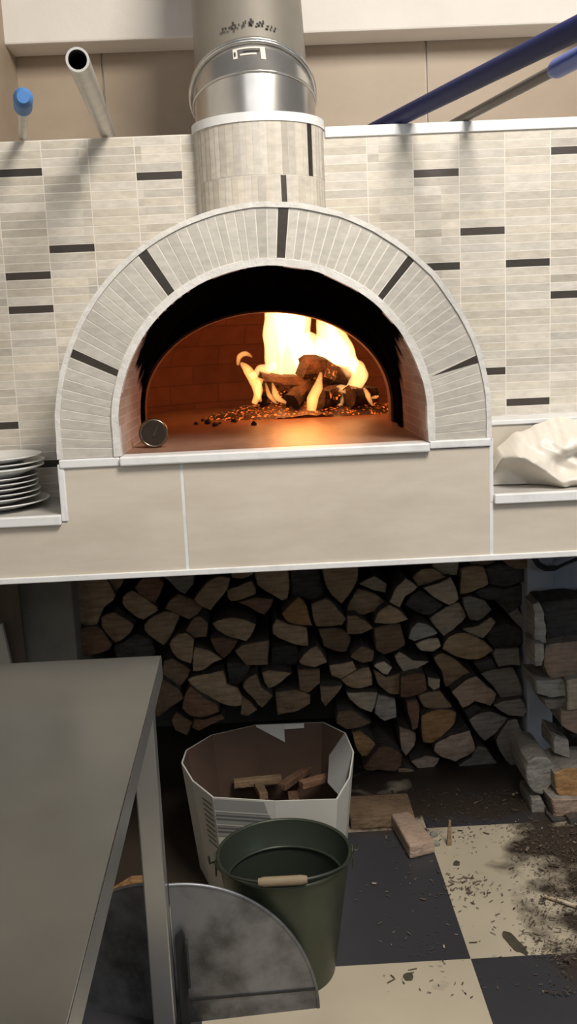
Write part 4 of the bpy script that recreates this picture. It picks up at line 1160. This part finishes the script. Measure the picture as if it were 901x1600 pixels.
# shavings and bark dust
g=MB()
def chip(x,y,sz,m_,h=.004):
    a=R.uniform(0,PI); d=Vector((math.cos(a),math.sin(a),R.uniform(-.1,.1)))*sz; sd=Vector((-math.sin(a),math.cos(a),R.uniform(-.3,.3)))*sz*R.uniform(.12,.4)
    p=Vector((x,y,.002+R.uniform(0,h))); g.poly([p-d-sd,p+d-sd*.6,p+d*.9+sd,p-d*.8+sd*.8],m_)
mdk=mat('bark_dust',(.05,.036,.026),.95,col2=(.09,.065,.045),nscale=20)
mlt=mat('pale_shaving',(.42,.34,.25),.8)
cnt=0
while cnt<3600:
    px=R.uniform(600,960); py=R.uniform(1235,1560)
    p=PZ(px,py,0)
    w_=max(0,min(1,(px-(770+ (py-1300)*.22))/60)); w2=max(0,min(1,(1330-py)/60)); 
    pr=max(w_*(1 if py<1500 else .5), w2*.8, .05)
    if noise.noise(Vector((p.x*7,p.y*7,2)))<-.15: pr*=.4
    if R.random()<pr:
        chip(p.x,p.y,R.uniform(.0015,.006) if R.random()<.95 else R.uniform(.006,.014),R.choice((mdk,mdk,m_chip,m_chip,mlt) if R.random()<.15 else (mdk,mdk,m_chip)),.012*w_+.002); cnt+=1
for i in range(90):   # dense patch by the tile seam
    p=PZ(R.gauss(725,25),R.gauss(1385,14),0); chip(p.x,p.y,R.uniform(.003,.009),R.choice((mdk,m_chip)))
for i in range(25):
    p=PZ(R.uniform(540,720),R.uniform(1340,1490),0); chip(p.x,p.y,R.uniform(.002,.007),R.choice((mlt,m_chip)))
tag(g.build('wood_litter',fix=False),'scattered bark dust and wood shavings on the checkered floor','wood litter',kind='stuff')
# dark blots on the pale tiles
mst=mat('dark_stain',(.055,.048,.032),.6,col2=(.11,.095,.065),nscale=25)
def blot(cx_,cy_,rx,ry,lab,seed,rot=0):
    g=MB(); P=[]
    for i in range(30):
        a=2*PI*i/30; rr_=1+.35*noise.noise(Vector((math.cos(a)*1.5,math.sin(a)*1.5,seed)))
        dx=rx*rr_*math.cos(a); dy=ry*rr_*math.sin(a); 
        p=PZ(cx_+dx*math.cos(rot)-dy*math.sin(rot),cy_+dx*math.sin(rot)+dy*math.cos(rot),0); P.append(p+Vector((0,0,.003)))
    g.prism(P,(0,0,-.0028),mst); tag(g.build('stain',origin=P[0]),lab,'stain')
blot(638,1527,8,6,'small round dark blot on the front pale tile',1)
blot(802,1473,24,8,'long dark damp stain on pale tile near right litter',4,.75)
blot(713,1350,5,4,'tiny dark spot on pale tile near the seam',7)

# ------------------------------------------------------------------ light
def area(name,loc,target,size,power,col,sy=None):
    d=bpy.data.lights.new(name,'AREA'); d.size=size; d.energy=power; d.color=col
    if sy: d.shape='RECTANGLE'; d.size_y=sy
    o=bpy.data.objects.new(name,d); C.objects.link(o); o.location=loc
    o.rotation_euler=(Vector(target)-Vector(loc)).to_track_quat('-Z','Y').to_euler(); return o
area('ceiling_lamp',(.85,.75,3.30),(.25,2.4,1.25),.85,90,(1.0,.93,.84),.85)
area('daylight',(2.4,.6,1.5),(.6,2.8,.7),1.2,8,(.74,.87,1.0))
area('front_fill',(-.2,-1.5,3.0),(0,2.3,1.3),1.8,19,(.95,.96,1.0))  # soft fill added behind the camera to even out the wall
p=bpy.data.lights.new('firelight','POINT'); p.energy=5; p.color=(1.0,.25,.05); p.shadow_soft_size=.09
o=bpy.data.objects.new('firelight',p); C.objects.link(o); o.location=(.13,3.24,Zsill+.22)
w=bpy.data.worlds.new('world'); bpy.context.scene.world=w; w.use_nodes=True
w.node_tree.nodes['Background'].inputs[0].default_value=(.80,.88,1.0,1); w.node_tree.nodes['Background'].inputs[1].default_value=.072

sc=bpy.context.scene
sc.view_settings.view_transform='Standard'; sc.view_settings.look='None'; sc.view_settings.gamma=1; sc.view_settings.exposure=0
sc.view_settings.use_curve_mapping=False
try:
    sc.cycles.use_denoising=True; sc.cycles.denoiser='OPENIMAGEDENOISE'
    sc.cycles.sample_clamp_indirect=4; sc.cycles.max_bounces=8; sc.cycles.volume_bounces=0
except Exception: pass
